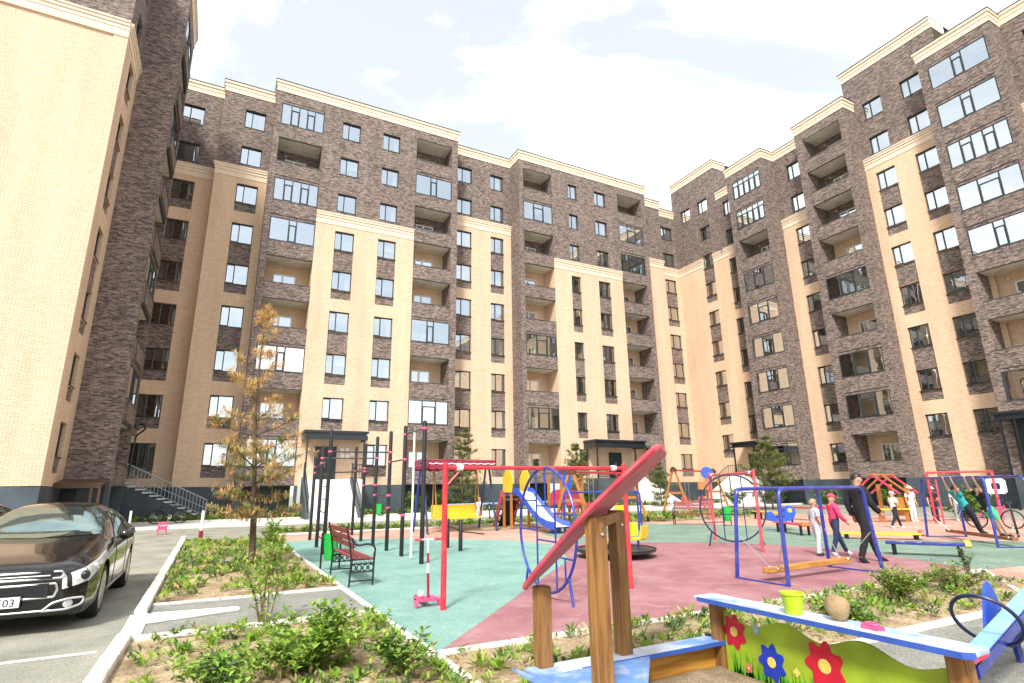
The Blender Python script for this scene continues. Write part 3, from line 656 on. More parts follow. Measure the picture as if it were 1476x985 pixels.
weeds('weeds', 'rough grass along the foot of the apartment block', -4, 42, 37.5, 39.5, .02, 900, 6, (.15, .4))
weeds('weeds', 'weedy patch around the far bench and swing', 13, 26, 20.9, 24.2, .04, 500, 8, (.1, .3))
def shrub(label, x, y, h, r, seed, mats=('leaf_mid', 'leaf_bright', 'leaf_dark'), stems=9, leaves=60, lsize=(.06, .1), lean=.5, twigs=True, z0=.04, group=None, name='shrub'):
    rnd = random.Random(seed); t = thing(name, label, 'shrub', (x, y, z0), group); st = MB(); lf = MB()
    for i in range(stems):
        a = rnd.uniform(0, 2 * PI); rr = r * rnd.uniform(.15, 1); hh = h * rnd.uniform(.55, 1.0) * (1 - .35 * (rr / r)); p0 = Vector((x + rnd.uniform(-.06, .06), y + rnd.uniform(-.06, .06), z0 - .03)); p3 = Vector((x + rr * math.cos(a), y + rr * math.sin(a), z0 + hh))
        p1 = p0.lerp(p3, .4) + Vector((0, 0, hh * .15)); P = [p0, p1, p0.lerp(p3, .75) + Vector((0, 0, hh * .07)), p3]; st.tube(P, [.011, .008, .005, .002], 5)
        for k in range(leaves):
            u = rnd.uniform(.18, 1); seg = min(2, int(u * 3)); q = P[seg].lerp(P[seg + 1], u * 3 - seg); q = q + rdir(rnd, -.5, .8) * rnd.uniform(0, r * .28)
            leaf(lf, q, rdir(rnd, -.25, .8), rnd.uniform(*lsize), rnd.uniform(*lsize) * .55, rnd.choices(range(len(mats)), [3, 3, 2, 1][:len(mats)])[0])
    st.build('stem', ['twig'], t); lf.build('foliage', list(mats), t); return t
shrub('broad leafy green shrub, largest of the foreground bed', 0.95, 5.75, .62, .62, 11, leaves=95, stems=17, lsize=(.055, .11), lean=.6, mats=('leaf_mid', 'leaf_bright', 'leaf_bright'))
shrub('low green shrub at the bottom of the picture on bare soil', .25, 5.3, .38, .42, 12, leaves=60, stems=10, lsize=(.05, .09), mats=('leaf_mid', 'leaf_bright', 'leaf_dark'))
shrub('leafy shrub at the bottom edge against the rubber kerb', 1.6, 5.15, .45, .38, 13, leaves=60, stems=10, lsize=(.05, .09), mats=('leaf_mid', 'leaf_bright', 'leaf_dark'))
shrub('slender yellow-green sapling beside the footpath', .72, 8.0, 1.15, .42, 14, ('leaf_bright', 'leaf_bright', 'leaf_mid'), 9, 34, (.05, .09))
shrub('yellow-green shrub right of the pine trunk', 1.15, 12.2, 1.15, .42, 15, ('leaf_bright', 'leaf_bright', 'leaf_mid'), 10, 45, (.055, .10))
shrub('dark tuft of leaves at the far edge of the pine bed', 1.6, 18.5, .8, .4, 16, leaves=50)
shrub('bushy green shrub behind the sandpit board', 8.25, 4.75, .62, .42, 17, ('leaf_mid', 'leaf_bright', 'leaf_dry'), 15, 85, (.04, .075))
shrub('smaller shrub with dry tips beside the seesaw bed', 9.9, 4.85, .5, .42, 18, ('leaf_mid', 'leaf_dry', 'leaf_dark', 'leaf_bright'), 12, 110, (.035, .06))
shrub('thin weed stalk in front of the blue bench', 11.9, 5.6, .5, .15, 19, ('leaf_dark', 'leaf_mid'), 5, 22, (.05, .08))
shrub('low shrub right in front of the stone lump', 6.6, 4.5, .3, .4, 20, leaves=60)
for i, (x, y, h, r, lab) in enumerate([(12.2, 37.9, 1.7, .8, 'dark shrub against the plinth left of the slide'), (14.5, 38.2, 1.9, .9, 'dark shrub behind the canopied swing'), (23.5, 38.0, 1.5, .8, 'shrub below the pale wall right of the slide'), (26.2, 37.9, 1.6, .8, 'shrub left of the second entrance'), (36.5, 24.5, 1.5, .9, 'pale shrub behind the blue swing bar'), (39.0, 22.0, 1.4, .9, 'shrub between the two far benches and the wall'), (31.0, 13.5, 1.5, .9, 'green shrub behind the child in the white cap'), (5.2, 38.6, 1.2, .6, 'dry shrub by the first entrance steps'), (34, 30, 1.5, .9, 'shrub beside the far entrance arch'), (28.5, 13.0, 1.0, .7, 'low pale shrub beside the far white-clad children')]):
    shrub(lab, x, y, h, r, 40 + i, ('leaf_mid', 'leaf_dark', 'leaf_bright'), 12, 60, (.14, .26), z0=.0)

def pine(label, x, y, h, r, seed, dead=False, z0=.03, tiers=11, first=.16, dens=1.0):
    rnd = random.Random(seed); t = thing('pine_tree', label, 'tree', (x, y, z0)); tr = MB(); fo = MB(); lx = (rnd.uniform(-.02, .02) if not dead else -.05) * h
    def ax(u): return Vector((x + lx * u + .02 * h * math.sin(u * 5 + seed) * u, y + .012 * h * math.sin(u * 4), z0 + h * u))
    tr.tube([ax(i / 12) for i in range(13)], [max(.006, (.011 * h + .012) * (1 - i / 12.6)) for i in range(13)], 9)
    def spray(p, d, n, L_, mi):
        for _ in range(n):
            e = (Vector(d) * .65 + rdir(rnd, -.9, .9) * .75).normalized(); w = L_ * .075 + .006
            q = Vector(p) + rdir(rnd, -1, 1) * .03; leaf(fo, q, e, L_ * rnd.uniform(.6, 1.15), w, mi, .1)
    for k in range(tiers):
        u = first + (1 - first) * (k + rnd.uniform(0, .5)) / tiers
        nb = rnd.randint(4, 6) if dead else rnd.randint(5, 7); a0 = rnd.uniform(0, 6.28)
        for b in range(nb):
            if dead and rnd.random() < (.10 if u < .5 else .38): continue
            a = a0 + 2 * PI * b / nb + rnd.uniform(-.3, .3); prof = min(1, (1.02 - u) * (1.35 if dead else 1.5) + .06) * (0.8 + .3 * (u > .25)); ll = r * prof * rnd.uniform(.6, 1.1)
            p0 = ax(u); rise = rnd.uniform(-.05, .35) + .5 * u; p1 = p0 + Vector((math.cos(a) * ll, math.sin(a) * ll, ll * rise)); pm = p0.lerp(p1, .5) + Vector((0, 0, -.06 * ll))
            tr.tube([p0, pm, p1], [.006 + .010 * ll, .005 + .005 * ll, .003], 5, cap=False)
            for s_ in range(int((5 + 9 * ll) * dens * ((1.5 if u < .5 else .8) if dead else 1))):
                v = rnd.uniform(.25, 1.05) if not dead or u < .42 else rnd.uniform(.5, 1.05); q = p0.lerp(pm, v * 2) if v < .5 else pm.lerp(p1, v * 2 - 1); d = (p1 - p0).normalized()
                side = rdir(rnd, -.3, .5) * rnd.uniform(.0, .22) * ll; q2 = q + side
                if side.length > .06: tr.tube([q, q2], [.004, .002], 3, cap=False)
                if dead:
                    g = u < .55 and rnd.random() < (.55 if u < .42 else .3) and v < .9
                    if g and rnd.random() < .25: g = False
                    if not g and rnd.random() < .2: continue
                    mi = (1 if rnd.random() < .4 else 2) if g else 0
                else: mi = rnd.choice([1, 2, 2, 2])
                spray(q2, d + Vector((0, 0, -.1 if dead and mi == 0 else .25)), 24 if dead else 20, .17 if dead else .24, mi)
    if dead:
        for s_ in range(26): spray(ax(rnd.uniform(.78, 1)), Vector((0, 0, 1)), 12, .17, 0)
    else:
        for s_ in range(8): spray(ax(rnd.uniform(.8, 1)), Vector((0, 0, 1)), 10, .16, 2)
    tr.build('trunk', ['bark'], t, smooth=True); fo.build('crown', ['pine_dead', 'pine_green', 'pine_yellow'], t); return t
pine('tall half-dead pine with rusty brown top in the kerbed bed by the car', .91, 13.96, 5.85, 1.12, 21, dead=True, tiers=14, first=.17, dens=.85)
pine('young green pine behind the canopied swing', 16.2, 39.0, 5.9, 1.45, 22, tiers=12, first=.1, dens=.95)
pine('young pale green pine left of the second entrance canopy', 24.5, 36.6, 4.9, 1.3, 23, tiers=11, first=.1, dens=.9)
pine('bushy yellow-green pine in front of the right-hand block', 33.2, 26.2, 4.7, 1.5, 24, tiers=13, first=.08, dens=1.2)
pine('small pine below the wall by the orange swing', 32.2, 35.8, 3.6, .9, 25, tiers=8, first=.1)
# ------------------------------------------------------------------ entrances: parts of the wings
def baluster_rail(mb, a, b, h=.95, n=12, r=.018, mid=True):
    a = Vector(a); b = Vector(b); up = Vector((0, 0, h))
    mb.tube([a + up, b + up], r * 1.5, 6); mb.tube([a + up * .12, b + up * .12], r, 6)
    for i in range(n + 1):
        p = a.lerp(b, i / n); mb.tube([p + up * (0 if i in (0, n) else .12), p + up], r * (1.4 if i in (0, n) else .8), 5)
def steps(parent, x0, x1, y0, y1, ztop, n, axis, name='entrance_steps', mat='white_concrete'):
    """solid flight: axis 'x+','x-','y-' = the way it goes down"""
    m = MB()
    for i in range(n):
        zt = ztop * (n - i) / n
        if axis == 'y-': d = (y1 - y0) / n; m.box((x0, y1 - d * (i + 1), 0), (x1, y1 - d * i - .002 * i, zt))
        elif axis == 'x+': d = (x1 - x0) / n; m.box((x0 + d * i, y0, 0), (x0 + d * (i + 1) - .001, y1, zt))
        elif axis == 'y+': d = (y1 - y0) / n; m.box((x0, y0 + d * i, 0), (x1, y0 + d * (i + 1) - .001, zt))
    return m.build(name, [mat], parent)
def door(parent, P0, P1, z0, z1, nrm, mat='frame_dark'):
    """dark double-leaf metal door between P0 and P1 in plan, proud of the wall along nrm"""
    a = Vector((P0[0], P0[1], 0)); b = Vector((P1[0], P1[1], 0)); n = Vector((nrm[0], nrm[1], 0)); m = MB()
    def slab(t0, t1, za, zb, d0, d1, mi=0):
        p = a.lerp(b, t0) + n * d0; q = a.lerp(b, t1) + n * d0; o = n * (d1 - d0)
        m.add([p + Vector((0, 0, za)), q + Vector((0, 0, za)), q + Vector((0, 0, zb)), p + Vector((0, 0, zb)), p + o + Vector((0, 0, za)), q + o + Vector((0, 0, za)), q + o + Vector((0, 0, zb)), p + o + Vector((0, 0, zb))], [(0, 1, 2, 3), (4, 7, 6, 5), (0, 4, 5, 1), (1, 5, 6, 2), (2, 6, 7, 3), (3, 7, 4, 0)], mi)
    slab(0, 1, z0, z1, .01, .05); slab(.04, .49, z0 + .05, z1 - .06, .052, .085); slab(.51, .96, z0 + .05, z1 - .06, .052, .085)
    d = m.build('entrance_door', [mat], parent)
    h = MB(); p = a.lerp(b, .46) + n * .13; h.tube([p + Vector((0, 0, z0 + .8)), p + Vector((0, 0, z0 + 1.25))], .018, 6); h.bar(p - n * .05 + Vector((0, 0, z0 + .85)), p + Vector((0, 0, z0 + .85)), .02); h.bar(p - n * .05 + Vector((0, 0, z0 + 1.2)), p + Vector((0, 0, z0 + 1.2)), .02); h.build('handle', ['steel'], d)
    return d
def canopy(parent, x0, x1, y0, y1, z0, z1, posts=()):
    m = MB()
    m.box((x0, y0, z1 - .16), (x1, y1, z1)); m.box((x0 + .12, y0 + .1, z1 - .3), (x1 - .12, y1, z1 - .162)); m.box((x0 + .05, y0 + .03, z0 + .0), (x1 - .05, y0 + .12, z1 - .3)); m.box((x0 + .05, y0 + .12, z0), (x0 + .13, y1, z1 - .3)); m.box((x1 - .13, y0 + .12, z0), (x1 - .05, y1, z1 - .3))
    m.box((x0 + .13, y0 + .12, z0 + .2), (x1 - .13, y1, z0 + .24))
    c = m.build('entrance_canopy', ['hood_metal'], parent, bevel=.012)
    for x, y, zb in posts:
        p = MB(); p.box((x - .05, y - .05, zb), (x + .05, y + .05, z0)); p.build('canopy_post', ['hood_metal'], c)
    return c
r = A.root
# first entrance, left of the middle
canopy(r, 4.85, 9.0, 38.2, 39.96, 4.85, 5.45, [(8.75, 38.4, 2.3), (5.1, 38.4, 2.3)])
door(r, (5.85, 40), (7.25, 40), 2.35, 4.5, (0, -1))
m = MB(); m.box((4.9, 38.35, 0), (8.9, 39.97, 2.3)); m.build('entrance_landing', ['white_concrete'], r)
steps(r, 5.1, 7.9, 35.4, 38.34, 2.15, 13, 'y-')
m = MB(); m.prism([(4.9, 38.3, 0), (4.9, 38.3, 2.45), (4.9, 35.3, .35), (4.9, 35.3, 0)], (.18, 0, 0)); m.build('flank_wall', ['plinth'], r); m = MB(); m.prism([(7.92, 38.3, 0), (7.92, 38.3, 2.45), (7.92, 35.3, .35), (7.92, 35.3, 0)], (.18, 0, 0)); m.build('flank_wall', ['plinth'], r)
m = MB(); baluster_rail(m, (5.0, 38.2, 2.4), (5.0, 35.35, .36)); m.build('entrance_railing', ['hood_metal'], r); m = MB(); baluster_rail(m, (8.0, 38.2, 2.4), (8.0, 35.35, .36)); m.build('entrance_railing', ['hood_metal'], r); m = MB(); baluster_rail(m, (8.05, 38.4, 2.3), (8.85, 38.4, 2.3), n=5); m.build('entrance_railing', ['hood_metal'], r)
rn = random.Random(3)
for i, (x, z) in enumerate([(7.5, 4.1), (7.85, 4.12), (7.55, 3.72), (7.9, 3.7), (8.2, 3.95)]):
    m = MB(); m.box((x, 39.975, z), (x + .24, 39.992, z + .32)); m.build('notice_sheet', ['white_plastic'], r)
# second entrance, right of the middle
canopy(r, 27.7, 33.2, 38.2, 39.96, 4.8, 5.45, [(28.0, 38.4, 2.3), (32.0, 38.4, 2.3)])
door(r, (30.37, 40), (31.75, 40), 2.35, 4.5, (0, -1))
m = MB(); m.box((27.9, 38.3, 0), (32.4, 39.97, 2.3)); m.build('entrance_landing', ['plinth'], r)
steps(r, 32.42, 36.2, 38.3, 39.9, 2.15, 12, 'x+')
m = MB(); m.prism([(32.0, 38.1, 0), (32.0, 38.1, 2.4), (32.5, 38.1, 2.4), (36.6, 38.1, .3), (36.6, 38.1, 0)], (0, .18, 0)); m.build('flank_wall', ['white_concrete'], r)
m = MB(); baluster_rail(m, (28, 38.35, 2.3), (30.2, 38.35, 2.3), n=10); m.build('entrance_railing', ['hood_metal'], r); m = MB(); baluster_rail(m, (32.5, 38.19, 2.4), (36.5, 38.19, .35), n=16); m.build('entrance_railing', ['hood_metal'], r)
# right-hand wing: entrance in the stair bay
r = B.root
m = MB(); m.box((41.7, 34.0, 5.2), (43.78, 36.7, 5.36)); m.box((41.8, 34.1, 4.95), (43.78, 36.6, 5.198)); m.box((41.72, 33.9, 4.88), (41.8, 36.8, 5.0)); c = m.build('entrance_canopy', ['hood_metal'], r, bevel=.012)
for y in (34.25, 36.45):
    p = MB(); p.box((41.85, y - .05, 2.3), (41.95, y + .05, 4.95)); p.build('canopy_post', ['hood_metal'], c)
door(r, (43.8, 36.5), (43.8, 35.2), 2.35, 4.45, (-1, 0))
m = MB(); m.box((41.8, 34.0, 0), (43.77, 37.0, 2.3)); m.build('entrance_landing', ['white_concrete'], r)
steps(r, 41.9, 43.7, 37.0, 40.6, 2.15, 12, 'y+')
m = MB(); m.prism([(41.7, 34.0, 0), (41.7, 34.0, 1.9), (41.7, 35.6, 2.45), (41.7, 37.2, 2.4), (41.7, 40.8, .3), (41.7, 40.8, 0)], (.16, 0, 0)); m.build('flank_wall', ['white_concrete'], r)
m = MB(); baluster_rail(m, (41.78, 37.2, 2.4), (41.78, 40.7, .36), n=16); baluster_rail(m, (41.78, 35.6, 2.4), (41.78, 37.2, 2.4), n=7); m.build('entrance_railing', ['hood_metal'], r)
# second hood on the right wing, at the picture's right edge
m = MB(); m.box((40.6, 12.0, 5.4), (42.05, 16.2, 5.56)); m.box((40.7, 12.1, 5.1), (42.05, 16.1, 5.398)); c = m.build('entrance_canopy', ['hood_metal'], r, bevel=.012)
for y in (15.9, 15.2, 12.3):
    p = MB(); p.box((40.75, y - .05, 0), (40.85, y + .05, 5.1)); p.build('canopy_post', ['hood_metal'], c)
m = MB(); m.box((41.98, 12.4, 2.0), (42.08, 15.8, 5.1)); m.build('entrance_screen', ['hood_metal'], r)
# left wing: hood in the corner, long flight of steps, basement hood
r = LW.root
m = MB(); m.box((-6.23, 38.9, 5.35), (-4.35, 41.2, 5.5)); m.box((-6.23, 39.0, 5.0), (-4.5, 41.1, 5.348)); m.build('entrance_canopy', ['hood_metal'], r, bevel=.012)
door(r, (-6.25, 39.4), (-6.25, 40.7), 2.45, 4.6, (1, 0))
n = 13; m = MB(); x0, x1 = -5.15, -.35
for i in range(n):
    d = (x1 - x0) / n; zt = 2.45 * (n - i) / n - .02; m.box((x0 + d * i - (1.05 if i == 0 else 0), 40.0, zt - .09), (x0 + d * (i + 1) + .05, 41.6, zt))
st = m.build('entrance_steps', ['white_concrete'], r)
m = MB(); m.prism([(-6.2, 39.93, 0), (-6.2, 39.93, 2.3), (x0, 39.93, 2.3), (x1, 39.93, .05), (x1, 39.93, 0)], (0, .12, 0)); m.build('flank_wall', ['plinth'], r)
m = MB(); baluster_rail(m, (x0, 39.96, 2.5), (x1 + .1, 39.96, .1), h=1.05, n=26, r=.022); baluster_rail(m, (-6.0, 39.96, 2.5), (x0, 39.96, 2.5), h=1.05, n=5, r=.022); m.tube([(x0, 39.96, 3.05), (x1 + .1, 39.96, .65)], .02, 6); m.build('entrance_railing', ['rail_grey'], r)
m = MB(); m.tube(fillet([(-4.3, 39.6, 5.55), (-4.0, 39.4, 5.55), (-3.9, 39.4, 5.3), (-4.4, 39.9, 4.9), (-4.45, 39.95, 2.6)], .15), .05, 7); m.build('downpipe', ['hood_metal'], r)
m = MB(); m.prism([(-6.6, 31.6, 2.0), (-6.6, 33.28, 2.22), (-4.45, 33.28, 2.22), (-4.45, 31.6, 2.0)], (0, 0, .07)); m.box((-6.55, 31.62, 1.86), (-4.5, 31.68, 1.998)); bh = m.build('basement_hood', ['brown_metal'], r)
for x in (-6.5, -4.85, -4.55):
    m = MB(); m.box((x - .05, 31.65, 0), (x + .05, 31.75, 1.86)); m.build('hood_post', ['brown_metal'], bh)
m = MB(); m.box((-6.2, 33.2, 0), (-4.6, 33.27, 1.9)); m.build('basement_opening_shade', ['black_paint'], r)  # black slab paints in the shade of the opening under the basement hood
# ------------------------------------------------------------------ cars
STA = [(0.00,.46,.30,.60,.68,.34),(0.03,.71,.21,.66,.745,.50),(0.14,.86,.18,.705,.80,.60),(0.40,.915,.17,.755,.875,.655),(0.90,.928,.20,.825,.95,.69),(1.35,.93,.20,.88,1.01,.72),(1.50,.93,.20,.90,1.05,.72),
       (1.75,.93,.2,.915,1.19,.67),(2.05,.93,.2,.925,1.345,.61),(2.4,.93,.2,.935,1.45,.575),(2.9,.93,.2,.945,1.475,.57),(3.4,.925,.2,.955,1.43,.56),(3.8,.92,.22,.965,1.30,.58),(4.15,.905,.24,.97,1.15,.64),(4.45,.88,.26,.97,1.09,.66),(4.75,.80,.30,.92,1.0,.60),(4.85,.66,.36,.84,.88,.48)]
def cr(p0, p1, p2, p3, t): return .5 * ((2 * p1) + (-p0 + p2) * t + (2 * p0 - 5 * p1 + 4 * p2 - p3) * t * t + (-p0 + 3 * p1 - 3 * p2 + p3) * t ** 3)
def sta(y):
    k = 0
    while k < len(STA) - 2 and y > STA[k + 1][0]: k += 1
    t = (y - STA[k][0]) / (STA[k + 1][0] - STA[k][0]); t = max(0, min(1, t)); out = []
    for c in range(1, 6):
        a, b = STA[k][c], STA[k + 1][c]; p = STA[max(0, k - 1)][c]; n = STA[min(len(STA) - 1, k + 2)][c]; out.append(cr(p, a, b, n, t) if 2 < k < len(STA) - 3 else a + (b - a) * t)
    return out
def sec(y):
    w, zl, zb, zt, wr = sta(y); g = max(0, min(1, (zt - zb - .12) / .3)); sh = w * .955
    return [(0, zl), (w * .92, zl), (w * .982, zl + .07), (w, .5 * (zl + zb)), (w * .995, zb - .12), (sh, zb), (sh + (wr - sh) * .52 + .015 * g, zb + (zt - zb) * (.55 + .02 * g)), (wr, zt - .075 * g - .02), (wr * .72, zt - .022 * g - .006), (0, zt)]
def S(y, s):
    P = sec(y); k = min(8, int(s)); t = s - k
    if k in (0, 1): a, b = P[k], P[k + 1]; return Vector((a[0] + (b[0] - a[0]) * t, y, a[1] + (b[1] - a[1]) * t))
    p = P[max(1, k - 1)]; n = P[k + 2] if k < 8 else (-P[8][0], P[8][1])
    return Vector((cr(p[0], P[k][0], P[k + 1][0], n[0], t), y, cr(p[1], P[k][1], P[k + 1][1], n[1], t)))
def Soff(y, s, off, sg=1):
    e = .01; a = S(y + e, s) - S(max(0, y - e), s); b = S(y, min(8.99, s + .03)) - S(y, s - .03); n = a.cross(b); n = n.normalized() if n.length > 1e-9 else Vector((0, 0, 1))
    p = S(y, s)
    if n.dot(Vector((p.x + .001, 0, p.z - .6))) < 0: n = -n
    p = p + n * off; return Vector((p.x * sg, p.y, p.z))
def car(name, label, cx, yf, paint, plate=True):
    t = thing(name, label, 'car', (cx, yf, 0)); W = lambda p: (cx + p[0], yf + p[1], p[2])
    def patch(f, nu, nv, off, sg, mb, mi=0):
        vs = []
        for j in range(nv + 1):
            for i in range(nu + 1):
                y, s = f(i / nu, j / nv); vs.append(W(Soff(y, s, off, sg)))
        mb.add(vs, [(j * (nu + 1) + i, j * (nu + 1) + i + 1, (j + 1) * (nu + 1) + i + 1, (j + 1) * (nu + 1) + i) for j in range(nv) for i in range(nu)], mi)
    ys = [0, .01, .03, .06, .10, .14, .2, .28, .36] + [.36 + (4.4 - .36) * i / 52 for i in range(1, 53)] + [4.5, 4.6, 4.7, 4.77, 4.82, 4.85]
    b = MB(); ns = 34; vs = []
    for y in ys:
        row = [S(y, 9 * j / ns) for j in range(ns + 1)]; vs += [W(p) for p in row] + [W((-p.x, p.y, p.z)) for p in reversed(row[1:-1])]
    k = 2 * ns; fs = [(i * k + j, i * k + (j + 1) % k, (i + 1) * k + (j + 1) % k, (i + 1) * k + j) for i in range(len(ys) - 1) for j in range(k)]
    fs += [tuple(range(k)), tuple((len(ys) - 1) * k + j for j in range(k))]; b.add(vs, fs)
    bo = b.build('body', [paint, 'black_paint'], t, smooth=True)
    ct = MB()
    for sg in (1, -1):
        for y in (.95, 3.69): ct.lathe(W((sg * .62, y, .345)), [(.385, 0), (.385, .6)], 32, axis=(sg, 0, 0))
    co = ct.build('cutter', ['black_paint']); bmod = bo.modifiers.new('arches', 'BOOLEAN'); bmod.operation = 'DIFFERENCE'; bmod.object = co; bmod.solver = 'EXACT'
    dg = bpy.context.evaluated_depsgraph_get(); dg.update(); me = bpy.data.meshes.new_from_object(bo.evaluated_get(dg)); bo.modifiers.clear(); bo.data = me; bpy.data.objects.remove(co)
    bmw = bmesh.new(); bmw.from_mesh(me)
    for f_ in bmw.faces:
        c = f_.calc_center_median()
        for y in (.95, 3.69):
            if (c.y - y) ** 2 + (c.z - .345) ** 2 < .384 ** 2 and abs(c.x) > .6: f_.material_index = 1
            elif abs(math.hypot(c.y - y, c.z - .345) - .385) < .004 and abs(f_.normal.x) < .3: f_.material_index = 1
    bmw.to_mesh(me); bmw.free()
    g = MB(); nu, nv = 28, 10
    for j in range(nv + 1):
        for i in range(nu + 1):
            q_ = -1 + 2 * i / nu; v_ = j / nv; y_ = 1.50 + .86 * v_ - .16 * (1 - abs(q_)) ** 2
            p_ = Soff(y_, 6.86 + 2.14 * (1 - abs(q_)), .006, 1 if q_ >= 0 else -1)
            if abs(q_) < 1e-6: p_.x = 0
            g.v.append(W(p_))
    g.f = [(j * (nu + 1) + i, j * (nu + 1) + i + 1, (j + 1) * (nu + 1) + i + 1, (j + 1) * (nu + 1) + i) for j in range(nv) for i in range(nu)]; g.m = [0] * len(g.f)
    g.build('windshield', ['car_glass'], t, smooth=True)
    for sg in (1, -1):
        g = MB(); patch(lambda u, v: ((1.80 + .62 * v) * (1 - u) + (2.86 + .0 * v) * u, 5.22 + 1.5 * v), 12, 8, .006, sg, g); patch(lambda u, v: (2.93 * (1 - u) + (3.98 - .62 * v) * u, 5.22 + 1.5 * v), 12, 8, .006, sg, g); g.build('side_window', ['car_glass'], t, smooth=True)
        g = MB(); g.tube([W(Soff(y, 5.14, .012, sg)) for y in [1.72 + .1 * i for i in range(24)]], .008, 5); g.tube([W(Soff(y, 2.25, .008, sg)) for y in [1.35 + .1 * i for i in range(20)]], .014, 5); g.build('trim', ['steel'], t, smooth=True)
        d = MB()
        for y in (1.72, 2.9, 3.85): d.tube([W(Soff(y, 2.1 + .3 * i, .0, sg)) for i in range(11)], .005, 4)
        d.build('door_gap', ['black_paint'], t)
        for y in (2.62, 3.62):
            h = MB(); h.tube([W(Soff(y, 4.75, .02, sg)), W(Soff(y + .09, 4.77, .035, sg)), W(Soff(y + .2, 4.79, .02, sg))], .014, 6); h.build('door_handle', [paint], t, smooth=True)
        mr = MB(); c = Vector((sg * 1.0, 1.92, .99)); mr.ball(W(c), .11, sc=(.95, .62, .68), n=14); mr.bar(W((sg * .86, 1.92, .95)), W((sg * .95, 1.92, .96)), .06, .03); mr.build('mirror', [paint], t, smooth=True)
        hl = MB(); patch(lambda u, v: (.02 + .96 * u ** 1.3, 3.7 + 1.1 * u + (1.35 - 1.05 * u ** 1.2) * v), 16, 8, .006, sg, hl)
        ho = hl.build('headlight', ['headlight'], t, smooth=True)
        br = MB(); br.ball(W(Soff(.12, 4.4, .0, sg)), .055, n=12); br.build('lamp_reflector', ['black_paint'], ho, smooth=True); br = MB(); br.ball(W(Soff(.36, 4.6, .0, sg)), .045, n=12); br.build('lamp_reflector', ['steel'], ho, smooth=True)
        rim = MB(); rim.tube([W(Soff(.02 + .96 * (u / 10) ** 1.3, 3.68 + 1.1 * u / 10, .008, sg)) for u in range(11)], .007, 5); rim.build('headlight_trim', ['steel'], ho, smooth=True)
        tl = MB(); patch(lambda u, v: (4.35 + .42 * u, 4.2 + 1.0 * v), 6, 6, .006, sg, tl); tl.build('tail_light', ['tail_light'], t, smooth=True)
        fg = MB(); loop = [(.47, -.02, .265), (.70, .012, .265), (.83, .09, .30), (.85, .115, .375), (.71, .005, .385), (.56, -.018, .35)]; P = [W((sg * a_, b_, c_)) for a_, b_, c_ in loop]; fg.tube(fillet(P + [P[0]], .04), .014, 6); fg.mat(1).lathe(W((sg * .70, .04, .325)), [(.05, -.02), (.05, .015), (.035, .02)], 12, axis=(sg * .5, -.85, 0)); fg.build('fog_light', ['steel', 'headlight'], t, smooth=True)
        for y in (.95, 3.69):
            x = sg * .905; wx = Vector((cx + x, yf + y, .335)); wt = MB(); w0 = wx - Vector((sg * .22, 0, 0))
            ax = (sg, 0, 0)
            wt.lathe(w0, [(.20, 0), (.30, 0), (.33, .03), (.336, .11), (.33, .2), (.30, .235), (.245, .235), (.24, .20), (.2, .2)], 28, axis=ax)
            wo = wt.build('wheel', ['rubber_black'], t, smooth=True)
            rm = MB(); rm.lathe(w0, [(.0, .17), (.235, .17), (.245, .225), (.252, .23), (.248, .232)], 28, axis=ax)
            rm.lathe(w0, [(.0, .21), (.05, .225), (.035, .235), (.0, .24)], 14, axis=ax)
            for i in range(10):
                a = 2 * PI * i / 10; dirv = Vector((0, math.cos(a), math.sin(a))); rm.bar(w0 + Vector((sg * .215, 0, 0)) + dirv * .04, w0 + Vector((sg * .222, 0, 0)) + dirv * .235, .03, .025, up=(1, 0, 0))
            rm.build('rim', ['silver'], wo, smooth=True)
    f = MB(); f.box(W((-.52, -.022, .62)), W((.52, .05, .715)), 0); f.box(W((-.50, -.022, .42)), W((.50, .06, .575)), 0)
    for z0, z1, hw in ((.625, .70, .60), (.415, .565, .56)):
        for zz in (z0, z1): f.tube([W((x, -.022 + .03 * abs(x / .6) ** 2, zz)) for x in [-hw + hw * .1 * i for i in range(21)]], .014, 6, mi=1)
        for sx in (-1, 1): f.tube([W((sx * hw, .008, z0)), W((sx * hw * 1.04, .012, (z0 + z1) / 2)), W((sx * hw, .008, z1))], .014, 6, mi=1)
    f.tube([W((-.5, -.026, .66)), W((.5, -.026, .66))], .008, 5, mi=1); f.tube([W((x, -.012, .27)) for x in (-.55, .55)], .012, 6, mi=1)
    for i in range(9): f.box(W((-.46, -.026, .435 + .015 * i)), W((.46, -.022, .441 + .015 * i)), 2)
    f.build('grille', ['black_paint', 'steel', 'rubber_black'], t)
    if plate:
        p = MB(); p.box(W((-.26, -.06, .335)), W((.26, -.045, .45))); p.box(W((-.27, -.046, .325)), W((.27, -.03, .46)), 1); po = p.build('number_plate', ['white_plastic', 'black_paint'], t)
        tc = bpy.data.curves.new('plate_number', 'FONT'); tc.body = '03'; tc.size = .115; tc.extrude = .001; tc.materials.append(MATS['black_paint']); tmp = bpy.data.objects.new('plate_number', tc); COL.objects.link(tmp); dg = bpy.context.evaluated_depsgraph_get(); dg.update(); tm = bpy.data.meshes.new_from_object(tmp.evaluated_get(dg)); bpy.data.objects.remove(tmp); to = bpy.data.objects.new('plate_number', tm); COL.objects.link(to); to.parent = po
        to.location = (.105, -.0625, .352); to.rotation_euler = (PI / 2, 0, 0)
        sp = MB(); sp.box(W((.085, -.0615, .34)), W((.09, -.0605, .445))); sp.build('plate_divider', ['black_paint'], po)
    return t
plain('car_black', (0.006, 0.005, 0.005), 0.16, 0.05, 3, metal=0.0, spec=0.4, coat=0.6, dirt=(0.03, 0.026, 0.02), dirt_scale=3, dirt_amt=0.35)
plain('car_grey', (0.22, 0.24, 0.22), 0.25, 0.05, 3, metal=0.3, coat=1.0)
